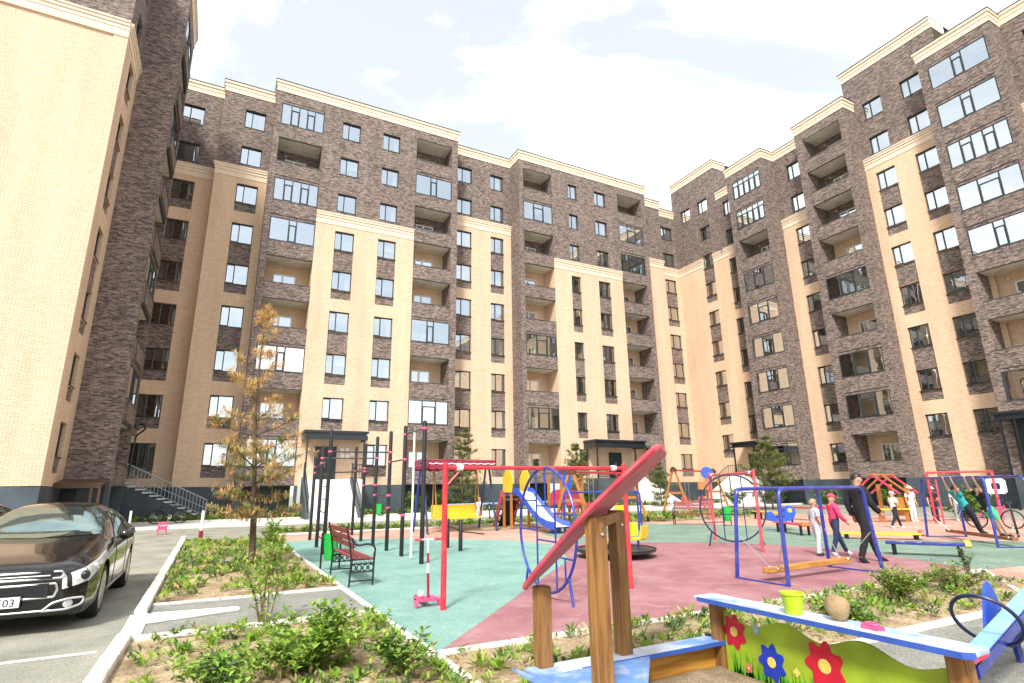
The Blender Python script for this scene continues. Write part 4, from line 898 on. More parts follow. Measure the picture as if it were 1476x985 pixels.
plain('headlight', (0.62, 0.64, 0.64), 0.08, 0.3, 30, coat=1.0)
plain('tail_light', (0.35, 0.01, 0.01), 0.15, 0.1, 20, coat=1.0)
m_, nt_, out_ = new_mat('car_glass'); b_ = N(nt_, 'ShaderNodeBsdfPrincipled'); b_.inputs['Base Color'].default_value = (.02, .03, .03, 1); b_.inputs['Roughness'].default_value = .015; b_.inputs['IOR'].default_value = 4.5; b_.inputs['Specular Tint'].default_value = (.78, 1, .95, 1); L(nt_, b_.outputs[0], out_.inputs[0])
car('parked_car', 'shiny black saloon car parked nose-on at the left edge', -2.12, 8.95, 'car_black')
car('parked_car', 'pale grey-green car mostly hidden behind the black saloon', -5.6, 17.0, 'car_grey', plate=False)
# ------------------------------------------------------------------ playground, nearest first
# ---- sandpit with its corner roof, benches and flower panel
t = thing('sandpit', 'wooden sandpit with a slanted red corner roof on brown posts and a painted flower panel', 'sandpit', (3.3, 3.1, 0))
def post(x, y, z0, z1, w=.115, name='post'):
    m = MB(); m.box((x - w / 2, y - w / 2, z0), (x + w / 2, y + w / 2, z1)); o = m.build(name, ['post_wood'], t, bevel=.008)
    if z1 > .9:
        b = MB(); b.lathe((x + w / 2, y + .01, z1 - .1), [(.014, 0), (.012, .012), (.004, .016)], 8, axis=(1, 0, 0)); b.lathe((x + .01, y - w / 2, z1 - .12), [(.014, 0), (.012, .012), (.004, .016)], 8, axis=(0, -1, 0)); b.build('bolt', ['steel'], o)
    return o
post(2.42, 4.16, .0, .84); post(2.43, 3.40, .0, 1.40); post(3.17, 4.12, .0, 1.40); post(4.19, 4.03, .0, .585); post(4.20, 2.12, .0, .575)
# roof: triangular board rising from its low corner, scalloped along both long edges
Lc = Vector((2.30, 4.2, .815)); HA = Vector((2.43, 2.72, 1.80)); HB = Vector((3.92, 4.28, 1.865)); pts = []
def scal(a, b, inn, steps_):
    out = []; d = b - a
    for i in range(steps_):
        for k in range(6):
            u = (i + k / 6) / steps_; out.append(a + d * u + inn * (.10 * math.sin(PI * k / 6) - (.035 if k == 0 else 0)))
    return out
cen = (Lc + HA + HB) / 3
pts = scal(Lc, HA, (Lc + HA) / 2 - cen, 4) if False else []
def edge(a, b, k, amp, lift=0):
    o = ((a + b) / 2 - cen).normalized(); n = 24
    return [a + (b - a) * (i / n) + o * amp * abs(math.sin(PI * k * i / n)) + Vector((0, 0, lift * math.sin(PI * i / n))) for i in range(n)]
pts = edge(Lc, HA, 3, .03, .05) + edge(HA, HB, 4, .05) + edge(HB, Lc, 3, .11)
nrm = (HA - Lc).cross(HB - Lc).normalized(); nrm = nrm if nrm.z > 0 else -nrm
m = MB(); m.prism([p for p in pts], nrm * .045); ro = m.build('roof', ['roof_underside'], t)
m = MB(); q = [p + nrm * .022 for p in pts]; m.tube(q, .019, 6, closed=True); m.build('roof_edge', ['pink_red_paint'], ro, smooth=True)
m = MB(); m.bar((2.43, 3.35, 1.36), (3.2, 4.12, 1.36), .05, .07); m.build('roof_rafter', ['post_wood'], t)
# low side with its blue seat boards, corner seat and orange planks
m = MB(); m.box((2.27, 3.98, .235), (4.32, 4.2, .262)); so_ = m.build('seat_board', ['worn_board'], t, bevel=.006); m = MB(); m.box((2.66, 3.968, .232), (4.33, 3.979, .265)); m.build('board_edge', ['board_edge'], so_)
m = MB(); m.prism([(2.20, 4.27, .232), (2.20, 3.05, .232), (2.40, 3.05, .232), (2.62, 3.2, .232), (3.32, 3.97, .232), (3.30, 3.976, .232), (2.268, 3.976, .232)], (0, 0, .028)); m.build('corner_seat', ['seat_blue'], t, bevel=.006)
m = MB(); m.box((2.3, 3.05, .2), (2.34, 4.2, .231)); m.build('yellow_trim', ['yellow_paint'], t)
m = MB(); m.box((2.46, 4.06, .02), (4.14, 4.1, .232)); m.build('side_plank', ['plank_orange'], t)
m = MB(); m.box((2.36, 2.1, .02), (2.4, 4.1, .232)); m.build('side_plank', ['plank_orange'], t)
m = MB(); m.box((2.36, 2.05, .02), (4.14, 2.09, .232)); m.build('side_plank', ['plank_orange'], t)
m = MB(); m.prism([(4.04, 4.17, .588), (4.02, 4.10, .588), (4.05, 2.02, .588), (4.10, 1.98, .588), (4.30, 1.99, .588), (4.33, 2.05, .588), (4.30, 4.12, .588), (4.26, 4.18, .588)], (0, 0, .03)); tb = m.build('top_board', ['worn_board'], t, bevel=.006); m = MB(); m.prism([(4.012, 4.10, .584), (4.04, 2.02, .584), (4.095, 1.97, .584), (4.105, 1.985, .584), (4.055, 2.025, .584), (4.026, 4.10, .584)], (0, 0, .036)); m.build('board_edge', ['board_edge'], tb)
# flower panel: wavy top edge, painted flowers as thin cut-outs
XP = 4.185
def wav(y):
    u = (4.0 - y) / 1.84
    return .515 - .045 * (1 - math.cos(2 * PI * 2.9 * u)) * .9 - .045 * max(0, u - .75) * 2
ys_ = [3.97 - 1.78 * i / 60 for i in range(61)]
m = MB(); m.prism([(XP, y, wav(y)) for y in ys_] + [(XP, ys_[-1], .03), (XP, ys_[0], .03)], (.02, 0, 0)); pn = m.build('flower_panel', ['panel_green'], t)
def flower(y, z, r, mat, petals=7):
    m = MB(); P = [(XP - .006, y + (r * (1 + .16 * math.cos(petals * a))) * math.cos(a), z + r * (1 + .16 * math.cos(petals * a)) * math.sin(a) * 1.12) for a in [2 * PI * i / 56 for i in range(56)]]
    m.prism(P, (.0055, 0, 0)); f = m.build('flower', [mat], pn)
    c = MB(); c.lathe((XP - .0065, y, z), [(r * .36, 0), (r * .34, .003), (r * .2, .004)], 16, axis=(-1, 0, 0)); c.build('flower_eye', ['flower_eye'], f)
flower(3.86, .36, .112, 'petal_red'); flower(3.50, .20, .112, 'petal_blue'); flower(3.03, .285, .14, 'petal_red'); flower(2.72, .16, .042, 'petal_pink', 5); flower(2.48, .27, .035, 'petal_red', 5); flower(2.22, .13, .07, 'petal_red', 6); flower(3.62, .42, .03, 'light_blue_paint', 4); flower(3.74, .10, .03, 'petal_pink', 5); flower(3.28, .18, .025, 'flower_eye', 4)
m = MB(); rn = random.Random(9)
for i in range(170):
    y = rn.uniform(2.25, 3.9); h = rn.uniform(.04, .20); y2 = y + rn.uniform(-.03, .03); m.prism([(XP - .003, y - .008, .035), (XP - .003, y + .008, .035), (XP - .003, y2, .035 + h)], (.002, 0, 0))
m.build('painted_grass', ['panel_grass'], pn)
m = MB(); m.bar((4.2, 4.18, .28), (4.2, 4.18, .12), .05); m.build('bracket', ['navy_paint'], t)
m = MB(); rn = random.Random(4); n_ = 16
for j in range(n_ + 1):
    for i in range(n_ + 1):
        e = min(i, j, n_ - i, n_ - j); m.v.append((2.42 + 1.72 * i / n_, 2.1 + 1.94 * j / n_, .05 + (0 if e == 0 else .0 + rn.uniform(0, .04) + .035 * math.exp(-((i - 13) ** 2 + (j - 13) ** 2) / 9))))
for j in range(n_):
    for i in range(n_): a = j * (n_ + 1) + i; m.f.append((a, a + 1, a + n_ + 2, a + n_ + 1)); m.m.append(0)
m.build('sand', ['sand'], t, smooth=True)
# things lying on the top board
t2 = thing('toy_bucket', 'lime green toy bucket standing on the sandpit top board', 'bucket', (4.14, 3.2, .618)); m = MB()
m.lathe((4.14, 3.2, .618), [(.056, 0), (.062, .004), (.082, .14), (.09, .145), (.09, .16), (.08, .16), (.056, .014)], 24); m.build('pail', ['lime_plastic'], t2, smooth=True)
m = MB(); m.tube(arc((4.14, 3.2, .765), .089, 0, -180, 14, (.25, -.97, 0), (-.75, -.1, .9)), .005, 5); m.build('handle', ['lime_plastic'], t2)
t2 = thing('stone', 'rough sandy stone lump lying on the board right of the lime bucket', 'stone', (4.24, 2.9, .618)); m = MB(); m.ball((4.24, 2.9, .70), .088, sc=(1.0, .95, 1.05), n=16)
rn = random.Random(8); m.v = [tuple(Vector((4.24, 2.9, .715)) + (Vector(v) - Vector((4.24, 2.9, .715))) * (1 + .12 * math.sin(v[0] * 31) * math.cos(v[1] * 27 + v[2] * 23))) for v in m.v]; m.build('stone_body', ['sandstone'], t2, smooth=True)
t2 = thing('sand_mould', 'pink fish-shaped sand mould lying on the sandpit top board', 'toy', (4.18, 2.62, .618)); m = MB()
m.prism([(4.18 + .05 * math.cos(a) * (1 + .3 * math.cos(3 * a)), 2.62 + .075 * math.sin(a) * (1 + .2 * math.cos(5 * a)), .618) for a in [2 * PI * i / 30 for i in range(30)]], (0, 0, .028)); m.build('mould', ['pink_plastic'], t2, bevel=.006)
m = MB(); m.tube([(4.18 + .03 * math.cos(a), 2.62 + .045 * math.sin(a), .65) for a in [2 * PI * i / 20 for i in range(20)]], .007, 5, closed=True); m.build('rim', ['pink_plastic'], t2)

# ---- seesaw in the lower right corner
t = thing('seesaw', 'blue seesaw with a hoop handle, pointed backrest and red end seat', 'seesaw', (6.1, 2.4, 0))
bA = Vector((4.75, 2.36, .34)); bB = Vector((6.9, 2.70, .62)); d = (bB - bA).normalized()
m = MB(); m.bar(bA, bB, .13, .10); m.build('beam', ['blue_paint'], t, bevel=.01)
upv = Vector((0, 0, 1)) - d * d.z; upv.normalize(); m = MB(); m.bar(bA + upv * .056, bB + upv * .056, .122, .008); m.build('beam_top', ['light_blue_paint'], t)
sd = d.cross(upv).normalized()
m = MB(); c0 = bA + d * .02 + upv * .065; m.prism([c0 - sd * .07 - d * .1, c0 + sd * .07 - d * .1, c0 + sd * .11 + d * .14, c0 - sd * .11 + d * .14], upv * .03); m.prism([c0 - sd * .07 - d * .1, c0 + sd * .07 - d * .1, c0 + sd * .06 - d * .1 - upv * .16, c0 - sd * .06 - d * .1 - upv * .16], d * .02); m.build('seat', ['pink_red_paint'], t, bevel=.01)
m = MB(); hc = bA + d * .62 + upv * .16; m.tube([hc + (sd * .21 * math.cos(a) + (upv * .85 - d * .5).normalized() * .24 * math.sin(a)) for a in [2 * PI * i / 40 for i in range(40)]], .014, 8, closed=True); m.build('hoop_handle', ['navy_paint'], t, smooth=True)
m = MB(); bc = Vector((6.66, 2.95, 0)); out = []
for i in range(25):
    u = i / 24; a = PI * u; out.append(bc + Vector((-.02 + .20 * math.cos(PI - a) * (1 - .35 * math.sin(a)), .02, .30 + .38 * math.sin(a) ** 1.15)))
m.prism([bc + Vector((-.15, .02, .14))] + out + [bc + Vector((.19, .02, .14))], (0, .03, 0)); m.build('backrest', ['bright_blue_paint'], t, bevel=.008)
for dx in (-.02, .32):
    m = MB(); P = [(-.13, .46), (-.16, .30), (-.1, .16), (-.04, .13), (0, .18), (.02, .0), (.09, .0), (.1, .2), (.16, .16), (.2, .24), (.18, .46)]; m.prism([(bc.x + dx + x, bc.y - .1 - dx * .4, z) for x, z in P], (0, .035, 0)); m.build('side_plate', ['blue_paint'], t, bevel=.006)
m = MB(); m.bar((6.2, 2.75, .36), (7.0, 2.72, .40), .24, .03); m.build('foot_board', ['navy_paint'], t, bevel=.006)
m = MB(); m.lathe((6.9, 2.5, .5), [(.06, 0), (.06, .3), (.04, .31)], 14, axis=(0, 1, 0)); m.lathe((6.75, 2.55, .34), [(.05, 0), (.05, .28)], 12, axis=(0, 1, 0)); m.build('pivot', ['steel'], t, smooth=True)

# ---- bench with cast side frames (built along y, facing +x)
def bench(label, loc, rz, length=1.72, group='park benches'):
    x, y = loc; t = thing('park_bench', label, 'bench', (x, y, 0), group); hl = length / 2
    def side(yy):
        m = MB(); r = .017
        m.tube([(x + .0, yy, 0), (x + .02, yy, .44), (x - .02, yy, .7), (x - .09, yy, 1.0)], r, 7)
        m.tube([(x + .40, yy, 0), (x + .41, yy, .44), (x + .41, yy, .55)], r, 7)
        m.tube(fillet([(x - .02, yy, .80), (x + .10, yy, .66), (x + .30, yy, .70), (x + .43, yy, .64), (x + .41, yy, .42)], .12), r, 7)
        m.tube(arc((x + .05, yy, .70), .05, 40, 330, 14), .011, 6)
        for z in (.10, .24, .37, .44): m.tube([(x + .01, yy, z), (x + .41, yy, z)], .014, 6)
        for k in range(4): m.tube([(x + .06 + .1 * k + .04 * math.cos(a), yy, .305 + .05 * math.sin(a)) for a in [2 * PI * i / 14 for i in range(14)]], .009, 5, closed=True)
        for k in range(3): m.tube([(x + .11 + .1 * k + .022 * math.cos(a), yy, .305 + .022 * math.sin(a)) for a in [2 * PI * i / 10 for i in range(10)]], .008, 5, closed=True)
        for k in range(5): m.tube([(x + .05 + .08 * k + .03 * math.cos(a), yy, .41 - .03 * abs(math.sin(a))) for a in [PI * i / 6 for i in range(7)]], .007, 5)
        m.build('side_frame', ['black_paint'], t, smooth=True)
    side(y - hl); side(y + hl)
    for i in range(4):
        m = MB(); xx = x + .07 + .095 * i; m.box((xx - .036, y - hl - .03, .452 - .006 * i), (xx + .036, y + hl + .03, .482 - .006 * i)); m.build('seat_slat', ['slat_red'], t, bevel=.005)
    for i in range(3):
        m = MB(); z = .68 + .115 * i; xx = x - .005 - .033 * i; m.bar((xx + .02, y - hl - .02, z), (xx + .02, y + hl + .02, z), .026, .09, up=(-.28, 0, 1)); m.build('back_slat', ['slat_red'], t, bevel=.005)
    t.rotation_euler = (0, 0, rz); return t
bench('black iron park bench with dark red slats at the green rubber edge', (2.22, 11.18), 0)
bench('far park bench with dark red slats in front of the orange swing', (18.2, 18.3), R(-143), 1.6)
def bin_(label, x, y, z, s=1.0, group='green litter bins'):
    t = thing('litter_bin', label, 'litter bin', (x, y, 0), group); m = MB()
    m.lathe((x, y, z), [(.11 * s, 0), (.125 * s, .02), (.15 * s, .5 * s), (.155 * s, .52 * s), (.14 * s, .52 * s), (.12 * s, .06)], 18); m.build('bucket', ['green_plastic'], t, smooth=True)
    m = MB()
    for i in range(12):
        a = 2 * PI * i / 12; m.tube([(x + .118 * s * math.cos(a), y + .118 * s * math.sin(a), z + .03), (x + .154 * s * math.cos(a), y + .154 * s * math.sin(a), z + .5 * s)], .008, 4)
    m.build('ribs', ['green_plastic'], t)
    m = MB(); m.tube([(x - .19 * s, y, 0), (x - .19 * s, y, z + .55 * s)], .02, 7); m.tube([(x + .19 * s, y, 0), (x + .19 * s, y, z + .55 * s)], .02, 7); m.tube([(x - .19 * s, y, z + .42 * s), (x + .19 * s, y, z + .42 * s)], .014, 6); m.build('stand', ['black_paint'], t); return t
bin_('green litter bin behind the near park bench', 2.33, 12.75, .2); bin_('green litter bin beside the far park bench', 18.6, 16.9, .2, 1.05); bin_('green litter bin by the foot of the left staircase', .5, 38.8, .15, 1.1); bin_('green litter bin by the shrubs right of the first entrance', 9.6, 37.0, .1, 1.2)

# ---- outdoor gym of black poles
t = thing('exercise_frame', 'black pole exercise frame with ladder rungs, crossbars and pink clamps', 'exercise frame', (3.6, 15.8, 0))
PL = {'a': (2.84, 17.83, 2.9), 'b': (2.71, 15.83, 3.2), 'c': (4.40, 19.07, 3.1), 'd': (4.39, 17.46, 3.2), 'e': (4.32, 15.69, 3.2), 'f': (4.29, 14.21, 3.2), 'g': (4.25, 12.55, 3.15), 'h': (4.71, 21.87, 3.2), 'i': (3.05, 20.6, 2.9)}
for k, (x, y, h) in PL.items():
    m = MB(); m.lathe((x, y, 0), [(.052, 0), (.052, h - .03), (.045, h), (.02, h + .015)], 12); o = m.build('pole', ['black_paint'], t, smooth=True)
def xbar(a, b, za, zb, r=.019, mat='black_paint', cl='pink_plastic'):
    p = Vector(PL[a][:2] + (za,)); q = Vector(PL[b][:2] + (zb,)); m = MB(); m.tube([p, q], r, 7); o = m.build('crossbar', [mat], t, smooth=True)
    for w in (p, q): c = MB(); c.lathe(w - Vector((0, 0, .045)), [(.056, .02), (.060, .03), (.060, .065), (.056, .075)], 12); c.build('clamp', [cl], o, smooth=True)
xbar('b', 'e', 2.62, 2.62); xbar('a', 'd', 2.55, 2.55); xbar('e', 'f', 2.35, 2.35); xbar('f', 'g', 2.98, 2.98); xbar('c', 'd', 1.75, 1.75); xbar('c', 'h', 2.3, 2.3); xbar('e', 'f', 1.12, .98); xbar('d', 'e', 1.45, 1.45); xbar('a', 'i', 2.4, 2.4); xbar('i', 'c', 2.2, 2.2)
for i in range(7):
    z = .35 + .34 * i; m = MB(); m.tube([Vector(PL['a'][:2] + (z,)), Vector(PL['b'][:2] + (z,))], .015, 6); m.build('ladder_rung', ['black_paint'], t)
m = MB(); m.tube([(4.27, 13.38, 2.98), (4.27, 13.38, .06)], .024, 7); m.build('climbing_rope', ['white_plastic'], t)
t = thing('push_up_bars', 'low pair of black posts with a short bar on the green rubber', 'exercise bars', (5.98, 15.0, 0))
for y in (14.5, 15.45):
    m = MB(); m.lathe((5.98, y, 0), [(.055, 0), (.055, .78), (.04, .80)], 12); m.build('post', ['black_paint'], t, smooth=True)
m = MB(); m.tube([(5.98, 14.5, .5), (5.98, 15.45, .62)], .02, 7); m.tube([(5.98, 14.5, .5), (6.6, 14.35, .42)], .018, 7); m.build('bar', ['black_paint'], t)

# ---- red portal with the blue ring ladder
def portal(label, p0, p1, h, ringc, ring_dir, rr, ring_mat, post_mat='red_paint', ratio=1.0):
    t = thing('ring_climber', label, 'climbing frame', ((p0[0] + p1[0]) / 2, (p0[1] + p1[1]) / 2, 0), 'red climbing portals with a ring ladder')
    a = Vector((p0[0], p0[1], 0)); b = Vector((p1[0], p1[1], 0)); U = Vector((0, 0, 1))
    for p in (a, b):
        m = MB(); m.lathe(p, [(.045, 0), (.04, .02), (.038, h + .06), (.02, h + .08)], 12); m.build('post', [post_mat], t, smooth=True)
    m = MB(); m.tube([a + U * h, b + U * h], .03, 9); m.build('top_bar', [post_mat], t, smooth=True)
    dd = (b - a).normalized()
    for p in (a + dd * .22, b - dd * .22): m = MB(); m.lathe(p + U * h - dd * .05, [(.04, 0), (.046, .02), (.046, .08), (.04, .10)], 12, axis=dd); m.build('clamp', ['white_plastic'], t, smooth=True)
    for p, e in ((a, 1), (b, -1)): m = MB(); m.tube([p + U * (h - .28), p + U * (h - .02) + dd * .25 * e], .016, 6); m.build('brace', [post_mat], t)
    rd = Vector(ring_dir).normalized(); c = Vector(ringc)
    def RP(x, z): return c + rd * x + U * z
    m = MB(); m.tube([RP(rr * math.cos(q), rr * math.sin(q) * ratio) for q in [2 * PI * i / 48 for i in range(48)]], .022, 8, closed=True); rg = m.build('ring', [ring_mat], t, smooth=True)
    m = MB()
    def zr(x): return ratio * math.sqrt(max(0, rr * rr - x * x))
    for x in (-.33 * rr, .33 * rr): m.tube([RP(x, -zr(x)), RP(x, zr(x))], .014, 6)
    m.tube([RP(0, .35 * rr), RP(0, zr(0))], .014, 6)
    for x0, x1, z in ((-1, -.33, .25), (-.33, .33, .36), (.33, 1, -.05), (-1, -.33, -.42), (.33, 1, .45), (-.33, .33, -.2)):
        xa = max(x0 * rr, -math.sqrt(max(0, rr * rr - (z * rr) ** 2))); xb = min(x1 * rr, math.sqrt(max(0, rr * rr - (z * rr) ** 2))); m.tube([RP(xa, z * rr * ratio), RP(xb, z * rr * ratio)], .014, 6)
    m.tube([RP(-.62 * rr, -.42 * rr), RP(-.62 * rr, -zr(.62 * rr))], .013, 6)
    m.build('ladder_bar', [ring_mat], rg, smooth=True)
    for s_ in (-1, 1):
        m = MB(); x = s_ * rr * .72; z = -ratio * math.sqrt(rr * rr - x * x); q = RP(x * 1.15, 0); q.z = 0.012; m.tube([RP(x, z), q], .02, 7); m.build('ring_leg', [ring_mat], rg, smooth=True)
    return t
portal('near red climbing portal with a tall blue ring ladder inside', (2.95, 7.75), (6.13, 7.68), 1.9, (4.58, 7.7, 1.0), (.06, 1, 0), .92, 'blue_paint', ratio=.98)
portal('far pinkish-red climbing portal with a dark blue ring ladder', (12.03, 9.94), (13.5, 12.8), 1.9, (12.75, 11.35, 1.0), (.89, -.46, 0), .9, 'navy_paint', 'pink_red_paint', ratio=.98)
# ---- scooter left by the red post
t = thing('kick_scooter', 'pink child\'s three-wheel scooter standing by the red post', 'scooter', (2.86, 8.05, 0)); x, y = 2.84, 8.05
m = MB(); m.tube([(x, y, .12), (x, y + .03, .45)], .02, 8); m.mat(1).tube([(x, y + .03, .45), (x, y + .04, .58)], .016, 8); m.mat(0).tube([(x, y + .04, .58), (x, y + .05, .72)], .018, 8); m.mat(1).tube([(x, y + .05, .72), (x, y + .06, .9)], .012, 8); m.build('stem', ['crimson_paint', 'white_plastic'], t, smooth=True)
m = MB(); m.tube([(x - .17, y + .06, .9), (x + .17, y + .06, .9)], .012, 7); m.mat(1).tube([(x - .2, y + .06, .9), (x - .09, y + .06, .9)], .018, 8); m.tube([(x + .09, y + .06, .9), (x + .2, y + .06, .9)], .018, 8); m.build('handlebar', ['white_plastic', 'pink_red_paint'], t, smooth=True)
m = MB(); m.prism([(x - .05, y + .05, .07), (x + .05, y + .05, .07), (x + .065, y + .25, .06), (x + .06, y + .52, .06), (x - .06, y + .52, .06), (x - .065, y + .25, .06)], (0, 0, .025)); m.prism([(x - .15, y - .03, .08), (x + .15, y - .03, .08), (x + .1, y + .08, .1), (x - .1, y + .08, .1)], (0, 0, .05)); m.build('deck', ['pink_plastic'], t, bevel=.01)
for dx, dy, rr in ((-.17, 0, .06), (.17, 0, .06), (0, .55, .045)):
    m = MB(); m.lathe((x + dx - .018, y + dy, rr), [(rr * .5, 0), (rr, .004), (rr, .032), (rr * .5, .036)], 16, axis=(1, 0, 0)); w_ = m.build('wheel', ['pink_plastic' if rr > .05 else 'rubber_black'], t, smooth=True)
m = MB(); m.ball((x - .12, y - .03, .2), .04, sc=(1, .9, 1.1)); m.build('toy_charm', ['white_plastic'], t, smooth=True)

# ---- beam swings: two blue tube hoops and a hanging timber
def beam_swing(label, c, rz, length, width, h, beam_mat, beam_z, slope=0.0, group='blue beam swings'):
    t = thing('beam_swing', label, 'swing', (c[0], c[1], 0), group); cx, cy = c; hl = length / 2; hw = width / 2
    for sy in (-1, 1):
        y0 = cy + sy * hw; y1 = cy + sy * (hw - .07); m = MB(); m.tube(fillet([(cx - hl, y0, 0), (cx - hl + .12, y1, h), (cx + hl - .12, y1, h), (cx + hl, y0, 0)], .16), .034, 9); m.build('hoop', ['blue_paint'], t, smooth=True)
    for sx in (-1, 1):
        m = MB(); x = cx + sx * hl; m.tube([(x, cy - hw, .03), (x, cy + hw, .03)], .016, 6); m.build('foot_bar', ['blue_paint'], t, smooth=True)
    zb = beam_z; b0 = Vector((cx - hl + .12, cy, zb)); b1 = Vector((cx + hl - .18, cy, zb + slope)); m = MB(); m.bar(b0, b1, .15, .085); m.build('beam', [beam_mat], t, bevel=.012)
    for sx in (-1, 1):
        for sy in (-1, 1):
            f = .5; p = Vector((cx + sx * (hl - .06), cy + sy * (hw - .035), .77)); q = (b0 + Vector((.22, sy * .08, .03))) if sx < 0 else (b1 + Vector((-.12, sy * .08, .03))); m = MB(); n = 14
            for i in range(n):
                a = p.lerp(q, i / n); b = p.lerp(q, (i + .82) / n); m.tube([a, b], .009, 5)
            m.build('chain', ['silver'], t); k = MB(); k.ball(p + Vector((0, 0, .02)), .03, n=8); k.ball(q, .022, n=8); k.build('bolt', ['white_plastic'], t, smooth=True)
    t.rotation_euler = (0, 0, rz); return t
beam_swing('near blue beam swing with a pale timber beam on the red rubber', (9.62, 6.98), 0, 2.58, 1.02, 1.53, 'beam_wood', .19, .03)
beam_swing('far blue beam swing with a brown beam two children stand on', (18.75, 8.35), R(-127), 3.2, 1.05, 1.72, 'brown_beam', .2, .0)

# ---- small benches shaped like animals
def kid_bench(label, a, b, z, w, mat, headmat, leg='black_paint', group='low coloured children\'s benches'):
    a = Vector((a[0], a[1], 0)); b = Vector((b[0], b[1], 0)); c = (a + b) / 2; d = (b - a).normalized(); s_ = Vector((-d.y, d.x, 0)); t = thing('play_bench', label, 'bench', c, group); U = Vector((0, 0, 1))
    for k in (-1, 1):
        m = MB(); m.bar(a + U * z + s_ * k * w * .26, b + U * z + s_ * k * w * .26, w * .46, .045); m.build('seat_board', [mat], t, bevel=.008)
    m = MB(); e = b - d * .02; P = [(-.5, -.05), (-.42, .04), (-.25, .055), (-.1, .02), (.1, .02), (.25, .055), (.42, .04), (.5, -.05), (.3, -.10), (0, -.07), (-.3, -.10)]; m.prism([e + s_ * x * w * 1.05 + U * (z + .04 + y) for x, y in P], d * .10); m.build('head_board', [headmat], t, bevel=.008)
    for p in (a + d * .15, b - d * .12):
        for k in (-1, 1):
            m = MB(); m.box(p + s_ * k * w * .32 - Vector((.03, .03, 0)), p + s_ * k * w * .32 + Vector((.03, .03, z - .02))); m.build('leg', [leg], t)
    return t
kid_bench('low blue play bench with a yellow end by the right-hand bed', (14.02, 8.15), (14.72, 6.85), .27, .42, 'blue_paint', 'yellow_paint')
kid_bench('low yellow play bench with a pink end behind the blue bench', (16.9, 11.1), (18.2, 9.55), .17, .4, 'yellow_paint', 'pink_red_paint')
kid_bench('low red play bench with an orange end left of the standing boys', (17.6, 13.75), (16.9, 12.2), .34, .4, 'pink_red_paint', 'orange_paint')
kid_bench('far red play bench beyond the near blue swing', (24.5, 18.6), (23.9, 16.5), .55, .5, 'red_paint', 'red_paint')
kid_bench('far yellow play bench with orange end beyond the near blue swing', (23.6, 19.6), (22.0, 16.6), .36, .45, 'yellow_paint', 'orange_paint')
# spring rider
t = thing('spring_rider', 'blue spring rider with a round yellow eye beside the red play bench', 'spring toy', (18.2, 14.1, 0)); c = Vector((18.2, 14.1, 0)); s_ = Vector((.78, -.62, 0)); U = Vector((0, 0, 1))
for k in (-.12, .12):
    m = MB(); P = [(-.5, .42), (-.45, .62), (-.3, .66), (-.2, .5), (.0, .48), (.12, .75), (.3, .86), (.44, .8), (.5, .62), (.42, .46), (.3, .34), (-.3, .32)]; o = Vector((.62, .78, 0)) * k; m.prism([c + o + s_ * x + U * z for x, z in P], Vector((.62, .78, 0)) * .03); m.build('side_board', ['bright_blue_paint'], t)
m = MB(); m.lathe(c + Vector((.62, .78, 0)) * -.125 + s_ * .3 + U * .7, [(.075, 0), (.075, .012), (.03, .014)], 14, axis=(-.62, -.78, 0)); m.build('eye', ['yellow_paint'], t)
m = MB(); m.tube([c + Vector((.1 * math.cos(q), .1 * math.sin(q), .02 + .30 * q / 31.4)) for q in [i * .35 for i in range(90)]], .014, 5); m.build('spring', ['black_paint'], t); m = MB(); m.bar(c - s_ * .2 + U * .5, c + s_ * .1 + U * .5, .26, .04); m.build('seat', ['navy_paint'], t)
m = MB(); m.tube([c + s_ * .1 + U * .72 + Vector((.62, .78, 0)) * k for k in (-.28, .28)], .016, 6); m.build('handle', ['black_paint'], t)

# ---- carousel
t = thing('carousel', 'round playground carousel with yellow seats behind the red roof post', 'carousel', (8.55, 11.2, 0)); c = Vector((8.55, 11.2, 0))
m = MB(); m.lathe(c, [(.86, .13), (.93, .15), (.93, .18), (.86, .19), (.0, .19)], 36); m.build('platform', ['frame_dark'], t, smooth=True); m = MB(); m.lathe(c, [(.22, 0), (.22, .13), (.05, .7), (.05, .72)], 16); m.build('column', ['rubber_black'], t, smooth=True)
m = MB(); m.tube([c + Vector((.28 * math.cos(q), .28 * math.sin(q), .74)) for q in [2 * PI * i / 24 for i in range(24)]], .018, 6, closed=True); m.tube([c + Vector((-.28, 0, .74)), c + Vector((.28, 0, .74))], .012, 5); m.build('wheel_handle', ['blue_paint'], t, smooth=True)
m = MB(); m.tube([c + Vector((.93 * math.cos(q), .93 * math.sin(q), .2)) for q in [2 * PI * i / 36 for i in range(36)]], .016, 6, closed=True); m.build('rim', ['black_paint'], t, smooth=True)
for q in range(4):
    a = R(20 + 90 * q); d = Vector((math.cos(a), math.sin(a), 0)); s_ = Vector((-d.y, d.x, 0)); p = c + d * .62; m = MB(); m.prism([p - s_ * .17 - d * .16 + U * .42, p + s_ * .17 - d * .16 + U * .42, p + s_ * .17 + d * .12 + U * .42, p - s_ * .17 + d * .12 + U * .42], U * .04); so_ = m.build('seat', ['yellow_paint'], t, bevel=.01)
    m = MB(); m.prism([p - s_ * .17 + d * .13 + U * .44, p + s_ * .17 + d * .13 + U * .44, p + s_ * .15 + d * .17 + U * .74, p - s_ * .15 + d * .17 + U * .74], d * .03); m.build('backrest', ['yellow_paint'], so_, bevel=.01)
    m = MB(); m.tube([p + U * .19, p + U * .42], .025, 7); m.build('seat_leg', ['blue_paint'], so_)

